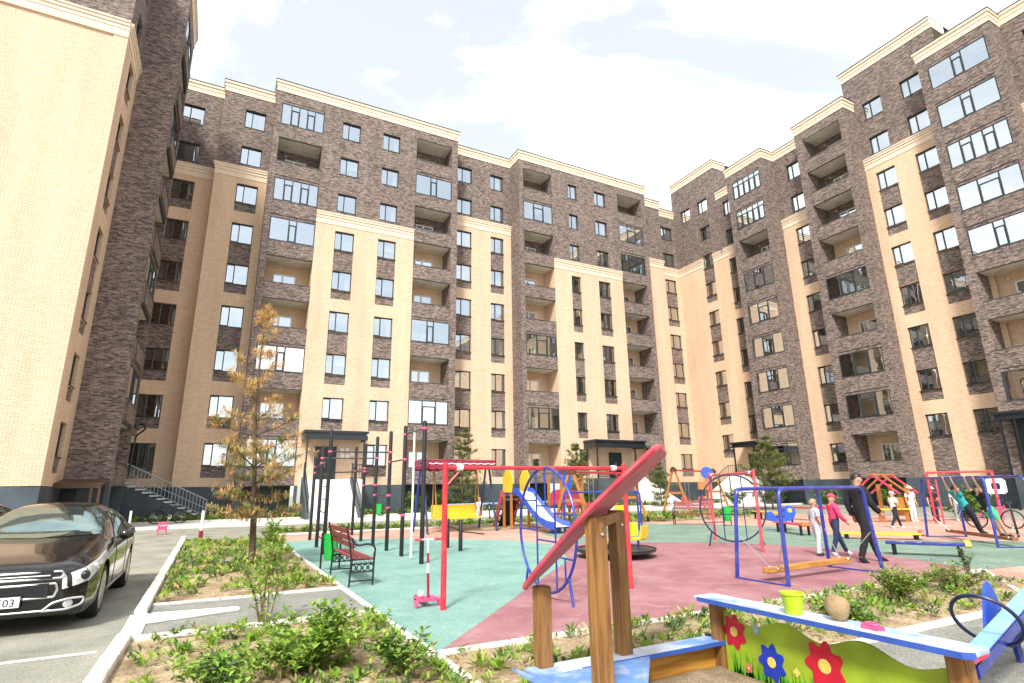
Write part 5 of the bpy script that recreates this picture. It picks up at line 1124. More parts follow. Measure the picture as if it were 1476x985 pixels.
# ---- canopied swing seat
t = thing('canopy_swing', 'garden swing with a crimson scalloped canopy, blue legs and yellow bench', 'swing', (8.4, 21.2, 0))
for x in (7.1, 9.9):
    for s_ in (-1, 1):
        m = MB(); m.tube([(x, 21.2 + s_ * .85, 0), (x, 21.2 + s_ * .1, 2.62)], .045, 8); m.build('leg', ['blue_paint' if s_ > 0 else 'navy_paint'], t, smooth=True)
m = MB(); m.tube([(7.0, 21.2, 2.6), (10.0, 21.2, 2.6)], .045, 8); m.build('top_bar', ['blue_paint'], t, smooth=True)
m = MB(); prof = [(-.95, 2.66), (-.7, 2.70), (-.35, 2.73), (0, 2.745), (.35, 2.73), (.7, 2.70), (.95, 2.66)]
for i in range(6): m.quad((7.05, 21.2 + prof[i][0], prof[i][1]), (9.78, 21.2 + prof[i][0], prof[i][1]), (9.78, 21.2 + prof[i + 1][0], prof[i + 1][1]), (7.05, 21.2 + prof[i + 1][0], prof[i + 1][1]))
for i in range(6): m.quad((7.05, 21.2 + prof[i][0], prof[i][1] - .03), (9.78, 21.2 + prof[i][0], prof[i][1] - .03), (9.78, 21.2 + prof[i + 1][0], prof[i + 1][1] - .03), (7.05, 21.2 + prof[i + 1][0], prof[i + 1][1] - .03))
co = m.build('canopy', ['crimson_paint'], t)
for y in (20.25, 22.15):
    m = MB(); n = 72; m.prism([(7.05 + 2.73 * i / n, y, 2.65) for i in range(n + 1)] + [(9.78 - 2.73 * i / n, y, 2.36 - .05 * abs(math.sin(PI * 9 * i / n))) for i in range(n + 1)], (0, .02, 0)); m.build('valance', ['crimson_paint'], co)
    m = MB(); m.tube([(7.05 + 2.73 * i / n, y - .012, 2.55 - .03 * abs(math.sin(PI * 9 * i / n))) for i in range(n + 1)], .018, 5); m.build('valance_trim', ['white_plastic'], co)
for x in (7.05, 9.78):
    m = MB(); m.prism([(x, 21.2 + a, b) for a, b in prof] + [(x, 22.15, 2.36), (x, 20.25, 2.36)], (.02, 0, 0)); m.build('canopy_end', ['crimson_paint'], co)
m = MB(); m.bar((7.55, 21.0, .52), (9.45, 21.0, .52), .5, .06); m.build('seat', ['yellow_paint'], t, bevel=.01); m = MB(); m.bar((7.55, 21.3, .78), (9.45, 21.3, .78), .05, .46); m.build('backrest', ['yellow_paint'], t, bevel=.01)
for x in (7.6, 9.4):
    for y in (20.8, 21.3):
        m = MB(); m.tube([(x, 21.2, 2.6), (x, y, .55)], .02, 6); m.build('hanger', ['beam_wood'], t)

# ---- slide
t = thing('slide', 'blue slide with white chute, yellow guards and red-sided black ladder', 'slide', (11.2, 20.3, 0)); X = 11.15
def chute(zoff, half, mi_pts): pass
PROF = [(20.7, 1.47), (20.3, 1.42), (19.8, 1.10), (19.2, .70), (18.6, .40), (18.1, .28), (17.6, .25)]
m = MB()
for i in range(6): m.quad((X - .32, PROF[i][0], PROF[i][1]), (X + .32, PROF[i][0], PROF[i][1]), (X + .32, PROF[i + 1][0], PROF[i + 1][1]), (X - .32, PROF[i + 1][0], PROF[i + 1][1]))
m.build('chute', ['white_plastic'], t)
for s_ in (-1, 1):
    m = MB(); m.prism([(X + s_ * .34, y, z + .17) for y, z in PROF] + [(X + s_ * .34, y, z - .10) for y, z in reversed(PROF)], (.035, 0, 0)); m.build('chute_side', ['bright_blue_paint'], t, bevel=.008)
    m = MB(); m.prism([(X + s_ * .4, 21.5, 1.43), (X + s_ * .4, 20.72, 1.43), (X + s_ * .4, 20.62, 2.0), (X + s_ * .4, 20.85, 2.32), (X + s_ * .4, 21.25, 2.32), (X + s_ * .4, 21.5, 2.02)], (.035, 0, 0)); m.build('guard', ['yellow_paint'], t, bevel=.008)
    m = MB(); m.prism([(X + s_ * .41, 21.4, 1.5), (X + s_ * .41, 21.7, 1.5), (X + s_ * .41, 22.5, .04), (X + s_ * .41, 22.15, .04)], (.045, 0, 0)); m.build('ladder_side', ['pink_red_paint'], t, bevel=.008)
    for y in (20.75, 21.4):
        m = MB(); m.box((X + s_ * .4 - .04, y - .04, 0), (X + s_ * .4 + .04, y + .04, 1.4)); m.build('leg', ['orange_paint'], t)
m = MB(); m.box((X - .4, 20.7, 1.38), (X + .4, 21.5, 1.43)); m.build('platform', ['blue_paint'], t)
for i in range(5):
    z = .2 + .25 * i; y = 22.33 - .17 * i; m = MB(); m.box((X - .4, y - .08, z), (X + .4, y + .08, z + .025)); m.box((X - .4, y - .09, z + .002), (X + .4, y - .081, z + .07), 1); m.build('tread', ['white_plastic', 'black_paint'], t)
m = MB(); m.quad((X - .29, 21.55, 1.1), (X + .29, 21.55, 1.1), (X + .29, 22.2, .04), (X - .29, 22.2, .04)); m.build('ladder_back', ['black_paint'], t)
for y in (18.0,):
    m = MB(); m.box((X - .2, y, 0), (X + .2, y + .08, .2)); m.build('chute_foot', ['blue_paint'], t)
# ---- small play tower behind the slide
t = thing('play_tower', 'small play tower with orange posts, red arch panel and blue peaked roof', 'play tower', (13.2, 20.3, 0)); cx, cy = 13.0, 20.2
for dx in (-.5, .5):
    for dy in (-.5, .5):
        m = MB(); m.box((cx + dx - .045, cy + dy - .045, 0), (cx + dx + .045, cy + dy + .045, 2.1)); m.build('post', ['orange_paint'], t)
m = MB(); m.add([(cx - .3, cy - .3, 2.1), (cx + .3, cy - .3, 2.1), (cx + .3, cy + .3, 2.1), (cx - .3, cy + .3, 2.1), (cx, cy, 2.5)], [(0, 1, 4), (1, 2, 4), (2, 3, 4), (3, 0, 4), (3, 2, 1, 0)]); m.build('roof', ['navy_paint'], t)
m = MB(); m.box((cx - .32, cy - .36, 1.55), (cx + .1, cy - .30, 2.1)); m.build('roof_panel', ['bright_blue_paint'], t)
for dy in (-.5, .5):
    m = MB(); out = [(cx - .5, cy + dy, .9), (cx + .5, cy + dy, .9)] + [(cx + .5 * math.cos(a), cy + dy, 1.1 + .42 * math.sin(a)) for a in [PI * i / 16 for i in range(17)]]; m.prism(out, (0, .04, 0)); m.build('arch_panel', ['pink_red_paint'], t)
m = MB(); m.box((cx - .5, cy - .5, .55), (cx + .5, cy + .5, .6)); m.build('floor', ['plank_orange'], t)
# ---- blue parallel bars
t = thing('parallel_bars', 'blue tubular parallel bars between the ring ladder and the carousel', 'exercise bars', (12.9, 17.6, 0)); a = Vector((11.7, 18.3, 0)); b = Vector((14.1, 16.9, 0)); d = (b - a).normalized(); s_ = Vector((-d.y, d.x, 0))
for k in (-.28, .28):
    m = MB(); m.tube(fillet([a + s_ * k, a + s_ * k + U * 1.42, b + s_ * k + U * 1.42, b + s_ * k], .16), .035, 8); m.build('rail', ['blue_paint'], t, smooth=True)
    m = MB(); m.tube([a.lerp(b, .5) + s_ * k, a.lerp(b, .5) + s_ * k + U * 1.4], .028, 7); m.build('upright', ['blue_paint'], t, smooth=True)
t = thing('play_sign', 'yellow square play panel on a post seen under the blue bars', 'play panel', (14.9, 19.2, 0)); m = MB(); m.box((14.75, 19.18, .55), (15.2, 19.22, .85)); m.build('panel', ['yellow_paint'], t, bevel=.01); m = MB(); m.box((14.94, 19.225, 0), (15.0, 19.285, .8)); m.build('post', ['orange_paint'], t)
# ---- timber swings with red top bars
def timber_swing(label, a, b, h, seats, half=.95, roof=True):
    a = Vector((a[0], a[1], 0)); b = Vector((b[0], b[1], 0)); d = (b - a).normalized(); s_ = Vector((-d.y, d.x, 0)); t = thing('timber_swing', label, 'swing', (a + b) / 2, 'timber A-frame swings')
    for p in (a, b):
        for k in (-1, 1):
            m = MB(); m.bar(p + s_ * k * half, p + s_ * k * .06 + U * (h + .05), .10, .10, up=d); lo = m.build('leg', ['orange_paint'], t); m = MB(); m.bar(p + s_ * k * half - U * 0, p + s_ * k * (half - .09) + U * .24, .115, .115, up=d); m.build('leg_shoe', ['black_paint'], lo)
        m = MB(); m.prism([p - d * .1 + s_ * x + U * z for x, z in ((-.2, h - .06), (-.12, h + .12), (0, h + .2), (.12, h + .12), (.2, h - .06))], d * .2); m.build('cap', ['brown_metal'], t)
        m = MB(); m.bar(p - s_ * half * .5 + U * h * .5, p + s_ * half * .5 + U * h * .5, .05, .12, up=(0, 0, 1)); m.build('cross_piece', ['orange_paint'], t)
    m = MB(); m.tube([a + U * h - d * .1, b + U * h + d * .1], .05, 9); m.build('top_bar', ['red_paint'], t, smooth=True)
    for f in seats:
        p = a.lerp(b, f); m = MB(); m.prism([p + d * x * .42 + s_ * y * .2 + U * .5 for x, y in ((-1, -.6), (-.6, -1), (.6, -1), (1, -.6), (1, .6), (.6, 1), (-.6, 1), (-1, .6))], U * .07); so_ = m.build('swing_seat', ['red_paint'], t, bevel=.01)
        m = MB(); m.prism([p + s_ * .16 + d * x + U * z for x, z in ((-.45, .56), (.45, .56), (.47, .8), (.3, .98), (-.3, .98), (-.47, .8))], s_ * .04); m.build('seat_back', ['pink_red_paint'], so_)
        for k in (-.24, .24): m = MB(); m.tube([p + d * k + U * .56, p + d * k * .9 + U * h], .012, 5); m.build('chain', ['silver'], so_)
    return t
timber_swing('far timber swing with orange legs, red bar and red seats', (22.9, 24.3), (28.0, 26.2), 2.45, (.28, .7), .85)
timber_swing('timber swing behind the slide with red bar and orange legs', (12.6, 19.1), (17.6, 21.8), 2.2, (.3,), .9)
t = thing('disc_sign', 'round blue play disc on a post above the far ring ladder', 'play panel', (21.1, 20.2, 0)); m = MB(); m.tube([(21.1, 20.2, 0), (21.1, 20.2, 1.9)], .05, 8); m.build('post', ['orange_paint'], t); m = MB(); m.lathe((21.1, 20.15, 2.2), [(.0, 0), (.26, 0), (.28, .02), (.26, .05), (0, .05)], 24, axis=(-.45, -.88, 0)); m.build('disc', ['bright_blue_paint'], t, smooth=True)
m = MB(); m.bar((20.4, 20.1, 1.6), (21.0, 19.8, 1.6), .05, .35); m.build('yellow_board', ['orange_paint'], t)
# ---- playhouse far right, red horizontal-bar frame, white target
t = thing('playhouse', 'open orange timber playhouse with slanting red rafters and a yellow table', 'playhouse', (26.2, 15.2, 0)); cx, cy = 26.4, 15.0
for dx in (-.6, .6):
    for dy in (-.6, .6):
        m = MB(); m.box((cx + dx - .06, cy + dy - .06, 0), (cx + dx + .06, cy + dy + .06, 1.55)); m.build('post', ['orange_paint'], t)
for s_ in (-1, 1):
    for dx in (-.7, 0, .7):
        m = MB(); m.bar((cx + dx, cy + s_ * 1.0, 1.15), (cx + dx, cy, 1.95), .09, .06); m.build('rafter', ['pink_red_paint' if dx else 'orange_paint'], t)
m = MB(); m.bar((cx - .85, cy, 1.97), (cx + .85, cy, 1.97), .09, .07); m.build('ridge', ['orange_paint'], t)
m = MB(); m.box((cx - .62, cy - .7, .25), (cx + .62, cy - .65, 1.0)); m.build('wall_board', ['plank_orange'], t)
m = MB(); m.prism([(cx - 1.6, cy - .5, .5), (cx - .4, cy - 1.2, .5), (cx - .1, cy - .7, .5), (cx - 1.2, cy - .05, .5)], (0, 0, .05)); m.build('table_top', ['yellow_paint'], t, bevel=.01)
for x, y in ((-1.4, -.45), (-.45, -1.0)): m = MB(); m.box((cx + x - .05, cy + y - .05, 0), (cx + x + .05, cy + y + .05, .5)); m.build('table_leg', ['orange_paint'], t)
t = thing('bar_frame', 'red tubular bar frame behind the two hanging children', 'climbing frame', (25.9, 12.3, 0))
for x, y in ((25.85, 12.9), (26.6, 11.0)): m = MB(); m.tube([(x, y, 0), (x, y, 2.0)], .05, 8); m.build('post', ['pink_red_paint'], t, smooth=True)
m = MB(); m.tube([(25.85, 12.9, 1.98), (26.6, 11.0, 1.98)], .04, 8); m.build('top_bar', ['red_paint'], t, smooth=True)
for i in range(5): m = MB(); m.tube([(25.85, 12.9, .3 + .3 * i), (25.6, 12.5, .3 + .3 * i)], .02, 6); m.build('rung', ['pink_red_paint'], t)
m = MB(); m.tube([(25.6, 12.5, 0), (25.6, 12.5, 1.7)], .03, 7); m.build('rail', ['pink_red_paint'], t)
t = thing('target_board', 'white square ring target on a blue post by the dark plinth', 'play panel', (30.6, 12.62, 0)); m = MB(); c = Vector((30.6, 12.62, 1.4)); dx = Vector((.42, -.9, 0)).normalized()
def sq(r, k=.28): return [c + dx * r * x + U * r * y * .9 for x, y in ((-1 + k, -1), (1 - k, -1), (1, -1 + k), (1, 1 - k), (1 - k, 1), (-1 + k, 1), (-1, 1 - k), (-1, -1 + k))]
o = sq(.36); i_ = sq(.15); nn = Vector((-.9, -.42, 0)) * .05
for k in range(8): m.add([o[k], o[(k + 1) % 8], i_[(k + 1) % 8], i_[k], o[k] + nn, o[(k + 1) % 8] + nn, i_[(k + 1) % 8] + nn, i_[k] + nn], [(0, 1, 2, 3), (4, 7, 6, 5), (0, 4, 5, 1), (2, 6, 7, 3)])
m.build('ring_board', ['white_plastic'], t); m = MB(); m.tube([c + nn * -.6 - U * 1.4, c + nn * -.6 + U * .2], .05, 8); m.build('post', ['bright_blue_paint'], t)
# ---- bicycles, bollards, small things
def bicycle(label, loc, rz, frame='black_paint', tilt=0.0, group='parked bicycles', s=1.0):
    x, y = loc; t = thing('bicycle', label, 'bicycle', (x, y, 0), group)
    for dx in (-.52, .52):
        m = MB(); m.tube([(x + dx * s + .32 * s * math.cos(a), y, .33 * s + .32 * s * math.sin(a)) for a in [2 * PI * i / 28 for i in range(28)]], .027 * s, 6, closed=True); w = m.build('wheel', ['rubber_black'], t, smooth=True)
        m = MB()
        for i in range(9): a = PI * i / 9; m.tube([(x + dx * s - .31 * s * math.cos(a), y, .33 * s - .31 * s * math.sin(a)), (x + dx * s + .31 * s * math.cos(a), y, .33 * s + .31 * s * math.sin(a))], .0025, 3)
        m.tube([(x + dx * s, y - .05, .33 * s), (x + dx * s, y + .05, .33 * s)], .02, 6); m.build('spokes', ['steel'], w)
    V = lambda a, b, c=0: (x + a * s, y + c * s, b * s)
    m = MB()
    for P in ([V(-.52, .33), V(-.08, .30)], [V(-.08, .30), V(-.2, .78)], [V(-.2, .72), V(.34, .76)], [V(-.08, .30), V(.37, .66)], [V(-.52, .33), V(-.19, .70)], [V(.52, .33), V(.34, .84)]): m.tube(P, .019 * s, 6)
    m.build('frame', [frame], t, smooth=True)
    m = MB(); m.tube([V(.34, .84), V(.31, .98), V(.36, 1.0, -.28)], .013, 6); m.tube([V(.31, .98), V(.36, 1.0, .28)], .013, 6); m.build('handlebar', ['black_paint'], t, smooth=True)
    m = MB(); m.prism([V(-.33, .83, -.07), V(-.33, .83, .07), V(-.06, .84, .02), V(-.06, .84, -.02)], (0, 0, .05 * s)); m.tube([V(-.2, .78), V(-.21, .85)], .014, 6); m.build('saddle', ['black_paint'], t)
    m = MB(); m.lathe(V(-.08, .30, -.05), [(.09 * s, 0), (.09 * s, .01), (.02, .015)], 14, axis=(0, -1, 0)); m.tube([V(-.08, .30, -.07), V(-.02, .16, -.08)], .011, 5); m.tube([V(-.08, .30, .07), V(-.14, .44, .08)], .011, 5); m.bar(V(-.06, .16, -.12), V(.02, .16, -.12), .05, .02); m.build('crank', ['steel'], t)
    t.rotation_euler = (tilt, 0, rz); return t
bicycle('black bicycle leaning by the left staircase', (-2.0, 36.6), R(186), 'black_paint', .06, s=1.1)
bicycle('dark bicycle parked behind the dying pine', (3.2, 37.4), R(10)); bicycle('dark bicycle nearest the canopied swing in the rack row', (11.0, 25.6), R(70)); bicycle('bicycle with pale frame in the middle of the rack row', (12.2, 25.9), R(65), 'white_plastic'); bicycle('blue bicycle at the slide end of the rack row', (13.6, 26.2), R(75), 'blue_paint'); bicycle('bicycle with red frame behind the blue parallel bars', (17.05, 25.4), R(70), 'red_paint')
bicycle('bicycle with pink frame behind the hanging children', (24.6, 10.4), R(-70), 'pink_plastic', .08, s=.95); bicycle('large dark bicycle seen end-on at the right edge', (21.8, 8.7), R(-158), 'black_paint', .05, s=1.12)
t = thing('bike_rack', 'pale teal pipe rack behind the parked bicycles', 'bike rack', (12.5, 26.6, 0)); m = MB(); m.tube([(10.2, 26.4, .85), (17.5, 27.2, .85)], .05, 8); m.build('rail', ['light_blue_paint'], t)
for f in (0, .25, .5, .75, 1): m = MB(); m.tube([(10.2 + 7.3 * f, 26.4 + .8 * f, 0), (10.2 + 7.3 * f, 26.4 + .8 * f, .85)], .035, 7); m.build('post', ['light_blue_paint'], t)
def bollard(label, x, y, h, red):
    t = thing('bollard', label, 'bollard', (x, y, 0), 'thin white bollards'); m = MB(); m.tube([(x, y, .0), (x, y, h)], .055, 10); m.build('post', ['white_plastic'], t, smooth=True)
    m = MB(); m.tube([(x, y, .0), (x, y, .26)], .075, 10); m.build('base', ['crimson_paint' if red else 'rail_grey'], t, smooth=True)
bollard('white bollard with a dark red foot at the bed corner', -.22, 24.3, .95, True); bollard('white bollard with a grey foot beyond the black car', -3.35, 33.0, .8, False)
t = thing('toy_chair', 'small pink toy chair left on the driveway', 'toy chair', (-1.62, 27.0, 0)); x, y = -1.62, 27.0
m = MB(); m.box((x - .17, y - .15, .2), (x + .17, y + .15, .24)); m.build('seat', ['pink_plastic'], t, bevel=.01); m = MB(); m.box((x - .17, y + .12, .24), (x + .17, y + .15, .32)); m.box((x - .17, y + .12, .4), (x + .17, y + .15, .48)); m.build('backrest', ['pink_plastic'], t, bevel=.01)
for dx in (-.14, .14):
    for dy in (-.12, .12): m = MB(); m.box((x + dx - .02, y + dy - .02, 0), (x + dx + .02, y + dy + .02, .2 if dy < 0 else .44)); m.build('leg', ['pink_plastic'], t)
# ------------------------------------------------------------------ people
def skin_mesh(nodes, edges, root, mat, sub=2, name='body'):
    """nodes: list of (co, radius). grows one continuous surface round the skeleton"""
    me = bpy.data.meshes.new('skeleton'); me.from_pydata([tuple(c) for c, r in nodes], edges, []); ob = bpy.data.objects.new('skeleton', me); COL.objects.link(ob)
    md = ob.modifiers.new('skin', 'SKIN'); md.use_smooth_shade = True
    if not me.skin_vertices: 
        bm = bmesh.new(); bm.from_mesh(me); bm.verts.layers.skin.verify(); bm.to_mesh(me); bm.free()
    sv = me.skin_vertices[0].data
    for i, (c, r) in enumerate(nodes):
        sv[i].radius = (r, r) if not isinstance(r, tuple) else r; sv[i].use_root = (i == root)
    s = ob.modifiers.new('sub', 'SUBSURF'); s.levels = sub; s.render_levels = sub
    dg = bpy.context.evaluated_depsgraph_get(); dg.update(); out = bpy.data.meshes.new_from_object(ob.evaluated_get(dg)); out.name = name
    bpy.data.objects.remove(ob); bpy.data.meshes.remove(me); out.materials.clear(); out.materials.append(MATS[mat]); out.polygons.foreach_set('use_smooth', [True] * len(out.polygons)); return out
def person(label, loc, rz, H, pose, top='cloth_white', legs='cloth_black', shoes='cloth_black', hair='hair_dark', cap=None, long_sleeve=False, shorts=False, kid=True, group=None, lean=None):
    """pose: joints for a 1.75 m figure facing +y: hipL.. etc. keys: pelvis chest neck head kneeL ankleL kneeR ankleR elbowL wristL elbowR wristR; toes follow +y unless toeL/toeR given"""
    k = H / 1.75; t = thing('person', label, 'person', loc, group); hs = 1.18 if kid else 1.0
    V = lambda p: Vector(p) * k
    J = dict(pelvis=(0, 0, .94), chest=(0, 0, 1.30), neck=(0, 0, 1.47), head=(0, .02, 1.62), kneeL=(-.10, .02, .50), ankleL=(-.10, 0, .08), kneeR=(.10, .02, .50), ankleR=(.10, 0, .08), elbowL=(-.25, -.02, 1.12), wristL=(-.26, .06, .86), elbowR=(.25, -.02, 1.12), wristR=(.26, .06, .86)); J.update({a: b for a, b in pose.items() if a in J}); J = {a: V(b) for a, b in J.items()}
    up = (J['neck'] - J['pelvis']).normalized(); rt = V(pose.get('side', (1, 0, 0))).normalized(); fw = up.cross(rt).normalized() * -1
    if fw.y < 0: fw = -fw
    hu = (J['head'] - J['neck']).normalized(); hf = V(pose.get('look', (0, 1, 0))).normalized(); hf = (hf - hu * hf.dot(hu)).normalized(); hr = hf.cross(hu)
    waist = J['pelvis'].lerp(J['chest'], .45); sh = J['neck'].lerp(J['chest'], .33); shL = sh - rt * .185 * k; shR = sh + rt * .185 * k; hipL = J['pelvis'] - rt * .085 * k - up * .03 * k; hipR = J['pelvis'] + rt * .085 * k - up * .03 * k
    r = lambda x: x * k
    hr_ = .098 * k * hs
    nodes = [(J['pelvis'], (r(.145), r(.105))), (waist, (r(.13), r(.095))), (J['chest'], (r(.155), r(.11))), (sh, (r(.10), r(.08))), (J['neck'], r(.052)), (J['head'] - hu * .075 * k, hr_ * .72), (J['head'], hr_), (J['head'] + hu * .075 * k * hs, hr_ * .8),
             (shL, r(.062)), (J['elbowL'], r(.043)), (J['wristL'], r(.030)), (shR, r(.062)), (J['elbowR'], r(.043)), (J['wristR'], r(.030)), (hipL, r(.092)), (J['kneeL'], r(.060)), (J['ankleL'], r(.040)), (hipR, r(.092)), (J['kneeR'], r(.060)), (J['ankleR'], r(.040))]
    edges = [(0, 1), (1, 2), (2, 3), (3, 4), (4, 5), (5, 6), (6, 7), (3, 8), (8, 9), (9, 10), (3, 11), (11, 12), (12, 13), (0, 14), (14, 15), (15, 16), (0, 17), (17, 18), (18, 19)]
    for e, w, s_ in ((9, 10, -1), (12, 13, 1)):          # hands: palm, four unequal fingers, thumb from the side of the palm
        d = (nodes[w][0] - nodes[e][0]).normalized(); g = pose.get('grip'); bend = V(pose.get('curl', (0, .3, 0)))
        pn = V(pose['palm']).normalized() if 'palm' in pose else rt * -s_
        pn = (pn - d * pn.dot(d)).normalized(); sd = d.cross(pn).normalized()
        palm = nodes[w][0] + d * .055 * k; nodes.append((palm, (r(.032), r(.018)))); ip = len(nodes) - 1; edges.append((w, ip))
        for f, ln in ((-1.5, .8), (-.5, .95), (.5, 1.0), (1.5, .88)):
            b = palm + d * .035 * k + sd * f * .018 * k; c = b + (d * (.15 if g else .8) + pn * (1 if g else .35)) * .035 * k * ln; q = c + (d * (-.8 if g else .5) + pn * (.6 if g else .6)) * .030 * k * ln
            i0 = len(nodes); nodes += [(b, r(.010)), (c, r(.009)), (q, r(.007))]; edges += [(ip, i0), (i0, i0 + 1), (i0 + 1, i0 + 2)]
        ts = sd * (1 if s_ > 0 else -1) * (-1 if d.z < 0 else 1); b = palm - d * .02 * k + ts * .03 * k; c = b + (ts * .6 + pn * .7 + d * .5) * .03 * k; i0 = len(nodes); nodes += [(b, r(.011)), (c, r(.009)), (c + (d * .5 + pn * .8) * .025 * k, r(.007))]; edges += [(ip, i0), (i0, i0 + 1), (i0 + 1, i0 + 2)]
    feet = {}
    for s_, ia in (('L', 16), ('R', 19)):
        a = nodes[ia][0]; td = V(pose.get('toe' + s_, (0, 1, -.32))).normalized(); i0 = len(nodes); feet[s_] = [(ia, i0), (i0, i0 + 1), (ia - 1, ia)]; nodes += [(a + td * .09 * k + Vector((0, 0, -.02 * k)), (r(.038), r(.028))), (a + td * .17 * k + Vector((0, 0, -.025 * k)), (r(.032), r(.02)))]; edges += [(ia, i0), (i0, i0 + 1)]
    body = skin_mesh(nodes, edges, 0, 'skin', name='person_body')
    # face: nose, ears, eyes and mouth joined to the head
    bm = bmesh.new(); bm.from_mesh(body); hc = J['head']
    def blob(c, rad, sc, mi):
        v0 = bmesh.ops.create_icosphere(bm, subdivisions=1, radius=rad)['verts']; M3 = Matrix((hr, hf, hu)).transposed()
        for v in v0: v.co = c + M3 @ Vector((v.co.x * sc[0], v.co.y * sc[1], v.co.z * sc[2]))
        for f in {f for v in v0 for f in v.link_faces}: f.material_index = mi; f.smooth = True
    blob(hc + hf * hr_ * .97 - hu * hr_ * .12, hr_ * .16, (.8, 1.2, 1.5), 0)
    for s_ in (-1, 1):
        blob(hc + hr * s_ * hr_ * .97 - hu * hr_ * .05, hr_ * .2, (.45, .8, 1.3), 0); blob(hc + hf * hr_ * .87 + hr * s_ * hr_ * .34 + hu * hr_ * .12, hr_ * .1, (1.3, .6, .7), 1)
    blob(hc + hf * hr_ * .88 - hu * hr_ * .48, hr_ * .1, (2.0, .5, .45), 2); bm.to_mesh(body); bm.free(); body.materials.append(MATS['hair_dark']); body.materials.append(MATS['petal_pink'])
    bo = bpy.data.objects.new('person_body', body); COL.objects.link(bo); bo.parent = t
    def part(name, ns, es, root, mat, sub=2):
        o = bpy.data.objects.new(name, skin_mesh(ns, es, root, mat, sub, name)); COL.objects.link(o); o.parent = t; return o
    segs = [(nodes[i][0], nodes[j][0], (i, j)) for i, j in edges]
    def near(p):
        best = None
        for a_, b_, e_ in segs:
            d_ = b_ - a_; u_ = max(0, min(1, (p - a_).dot(d_) / max(1e-9, d_.length_squared))); q_ = (p - a_ - d_ * u_).length
            if best is None or q_ < best[0]: best = (q_, e_, u_)
        return best[1], best[2]
    own = [near(v.co) for v in body.vertices]; nrm_ = [v.normal.copy() for v in body.vertices]; nb = len(own)
    def garment(name, test, off, mat):
        keep = [p for p in body.polygons if p.material_index == 0 and all(test(*own[i]) for i in p.vertices)]
        ids = sorted({i for p in keep for i in p.vertices}); ix = {i: n_ for n_, i in enumerate(ids)}; rr = random.Random(len(ids))
        vs = [body.vertices[i].co + nrm_[i] * (off * k * (1 + .25 * math.sin(body.vertices[i].co.z * 60 / k) * math.cos(body.vertices[i].co.x * 40 / k))) for i in ids]
        me = bpy.data.meshes.new(name); me.from_pydata([tuple(v) for v in vs], [], [tuple(ix[i] for i in p.vertices) for p in keep]); me.materials.append(MATS[mat]); me.polygons.foreach_set('use_smooth', [True] * len(me.polygons)); me.update()
        o = bpy.data.objects.new(name, me); COL.objects.link(o); o.parent = t; return o
    def is_top(e, u):
        if e in ((0, 1), (1, 2), (2, 3), (3, 8), (3, 11)): return True
        if e == (3, 4): return u < .55
        if e in ((8, 9), (11, 12)): return True if long_sleeve else u < .66
        if e in ((9, 10), (12, 13)): return long_sleeve and u < .93
        return e in ((0, 14), (0, 17)) and u < .8
    def is_leg(e, u):
        if e == (0, 1): return u < .95
        if e in ((0, 14), (0, 17)): return True
        if e in ((14, 15), (17, 18)): return True if not shorts else u < .85
        return e in ((15, 16), (18, 19)) and not shorts and u < .97
    garment('shorts' if shorts else 'trousers', is_leg, .016, legs); garment('shirt', is_top, .024, top)
    for s_ in 'LR': fe = feet[s_]; garment('shoe', lambda e, u: e in fe[:2] or (e == fe[2] and u > .96), .014, shoes)
    # hair / cap as a cap of the skull
    m = MB(); n = 18; org = Vector(loc); M3 = Matrix((hr, hf, hu)).transposed(); rows = 8
    for i in range(rows + 1):
        for j in range(n):
            a = 2 * PI * j / n; lim = (1.15 + .75 * max(0, -math.sin(a))) if not cap else 1.25; th = lim * i / rows
            m.v.append(hc + hu * hr_ * .12 + M3 @ Vector((math.sin(th) * math.cos(a) * hr_ * 1.10, math.sin(th) * math.sin(a) * hr_ * 1.13 - hr_ * .06, math.cos(th) * hr_ * (1.28 if hs > 1 else 1.36))))
    m.f = [(i * n + j, (i + 1) * n + j, (i + 1) * n + (j + 1) % n, i * n + (j + 1) % n) for i in range(rows) for j in range(n)]; m.m = [0] * len(m.f)
    if cap:
        b0 = hc + hu * hr_ * .45; m.prism([b0 + hf * hr_ * .8 - hr * hr_ * .8, b0 + hf * hr_ * 1.6 - hr * hr_ * .55, b0 + hf * hr_ * 1.75, b0 + hf * hr_ * 1.6 + hr * hr_ * .55, b0 + hf * hr_ * .8 + hr * hr_ * .8], hu * .012)
    me = m.mesh('cap' if cap else 'hair', [cap or hair], (0, 0, 0), True); ho = bpy.data.objects.new('cap' if cap else 'hair', me); COL.objects.link(ho); ho.parent = t
    t.rotation_euler = (0, 0, rz); return t
WALK = dict(kneeL=(-.10, .20, .52), ankleL=(-.10, .32, .09), kneeR=(.10, -.10, .50), ankleR=(.10, -.34, .12), elbowL=(-.25, -.10, 1.14), wristL=(-.24, -.02, .88), elbowR=(.25, .06, 1.14), wristR=(.22, .24, .96), toeR=(0, 1, -.6))
person('man in black clothes striding beside the near blue swing', (12.22, 7.5, 0), R(-114), 1.82, dict(WALK, look=(.25, 1, -.15), kneeL=(-.1, .18, .50), ankleL=(-.1, .30, .08), kneeR=(.1, -.06, .5), ankleR=(.1, -.22, .10)), 'cloth_black', 'cloth_black', 'cloth_black', kid=False, long_sleeve=True)
person('boy in a white and dark top and pale jeans behind the swing', (12.45, 8.75, 0), R(-112), 1.25, dict(kneeL=(-.1, .08, .5), ankleL=(-.1, .10, .08), kneeR=(.1, -.03, .5), ankleR=(.1, -.10, .08), wristL=(-.24, .16, .9), wristR=(.25, .12, .88)), 'cloth_light', 'cloth_light', 'cloth_navy', hair='hair_fair')
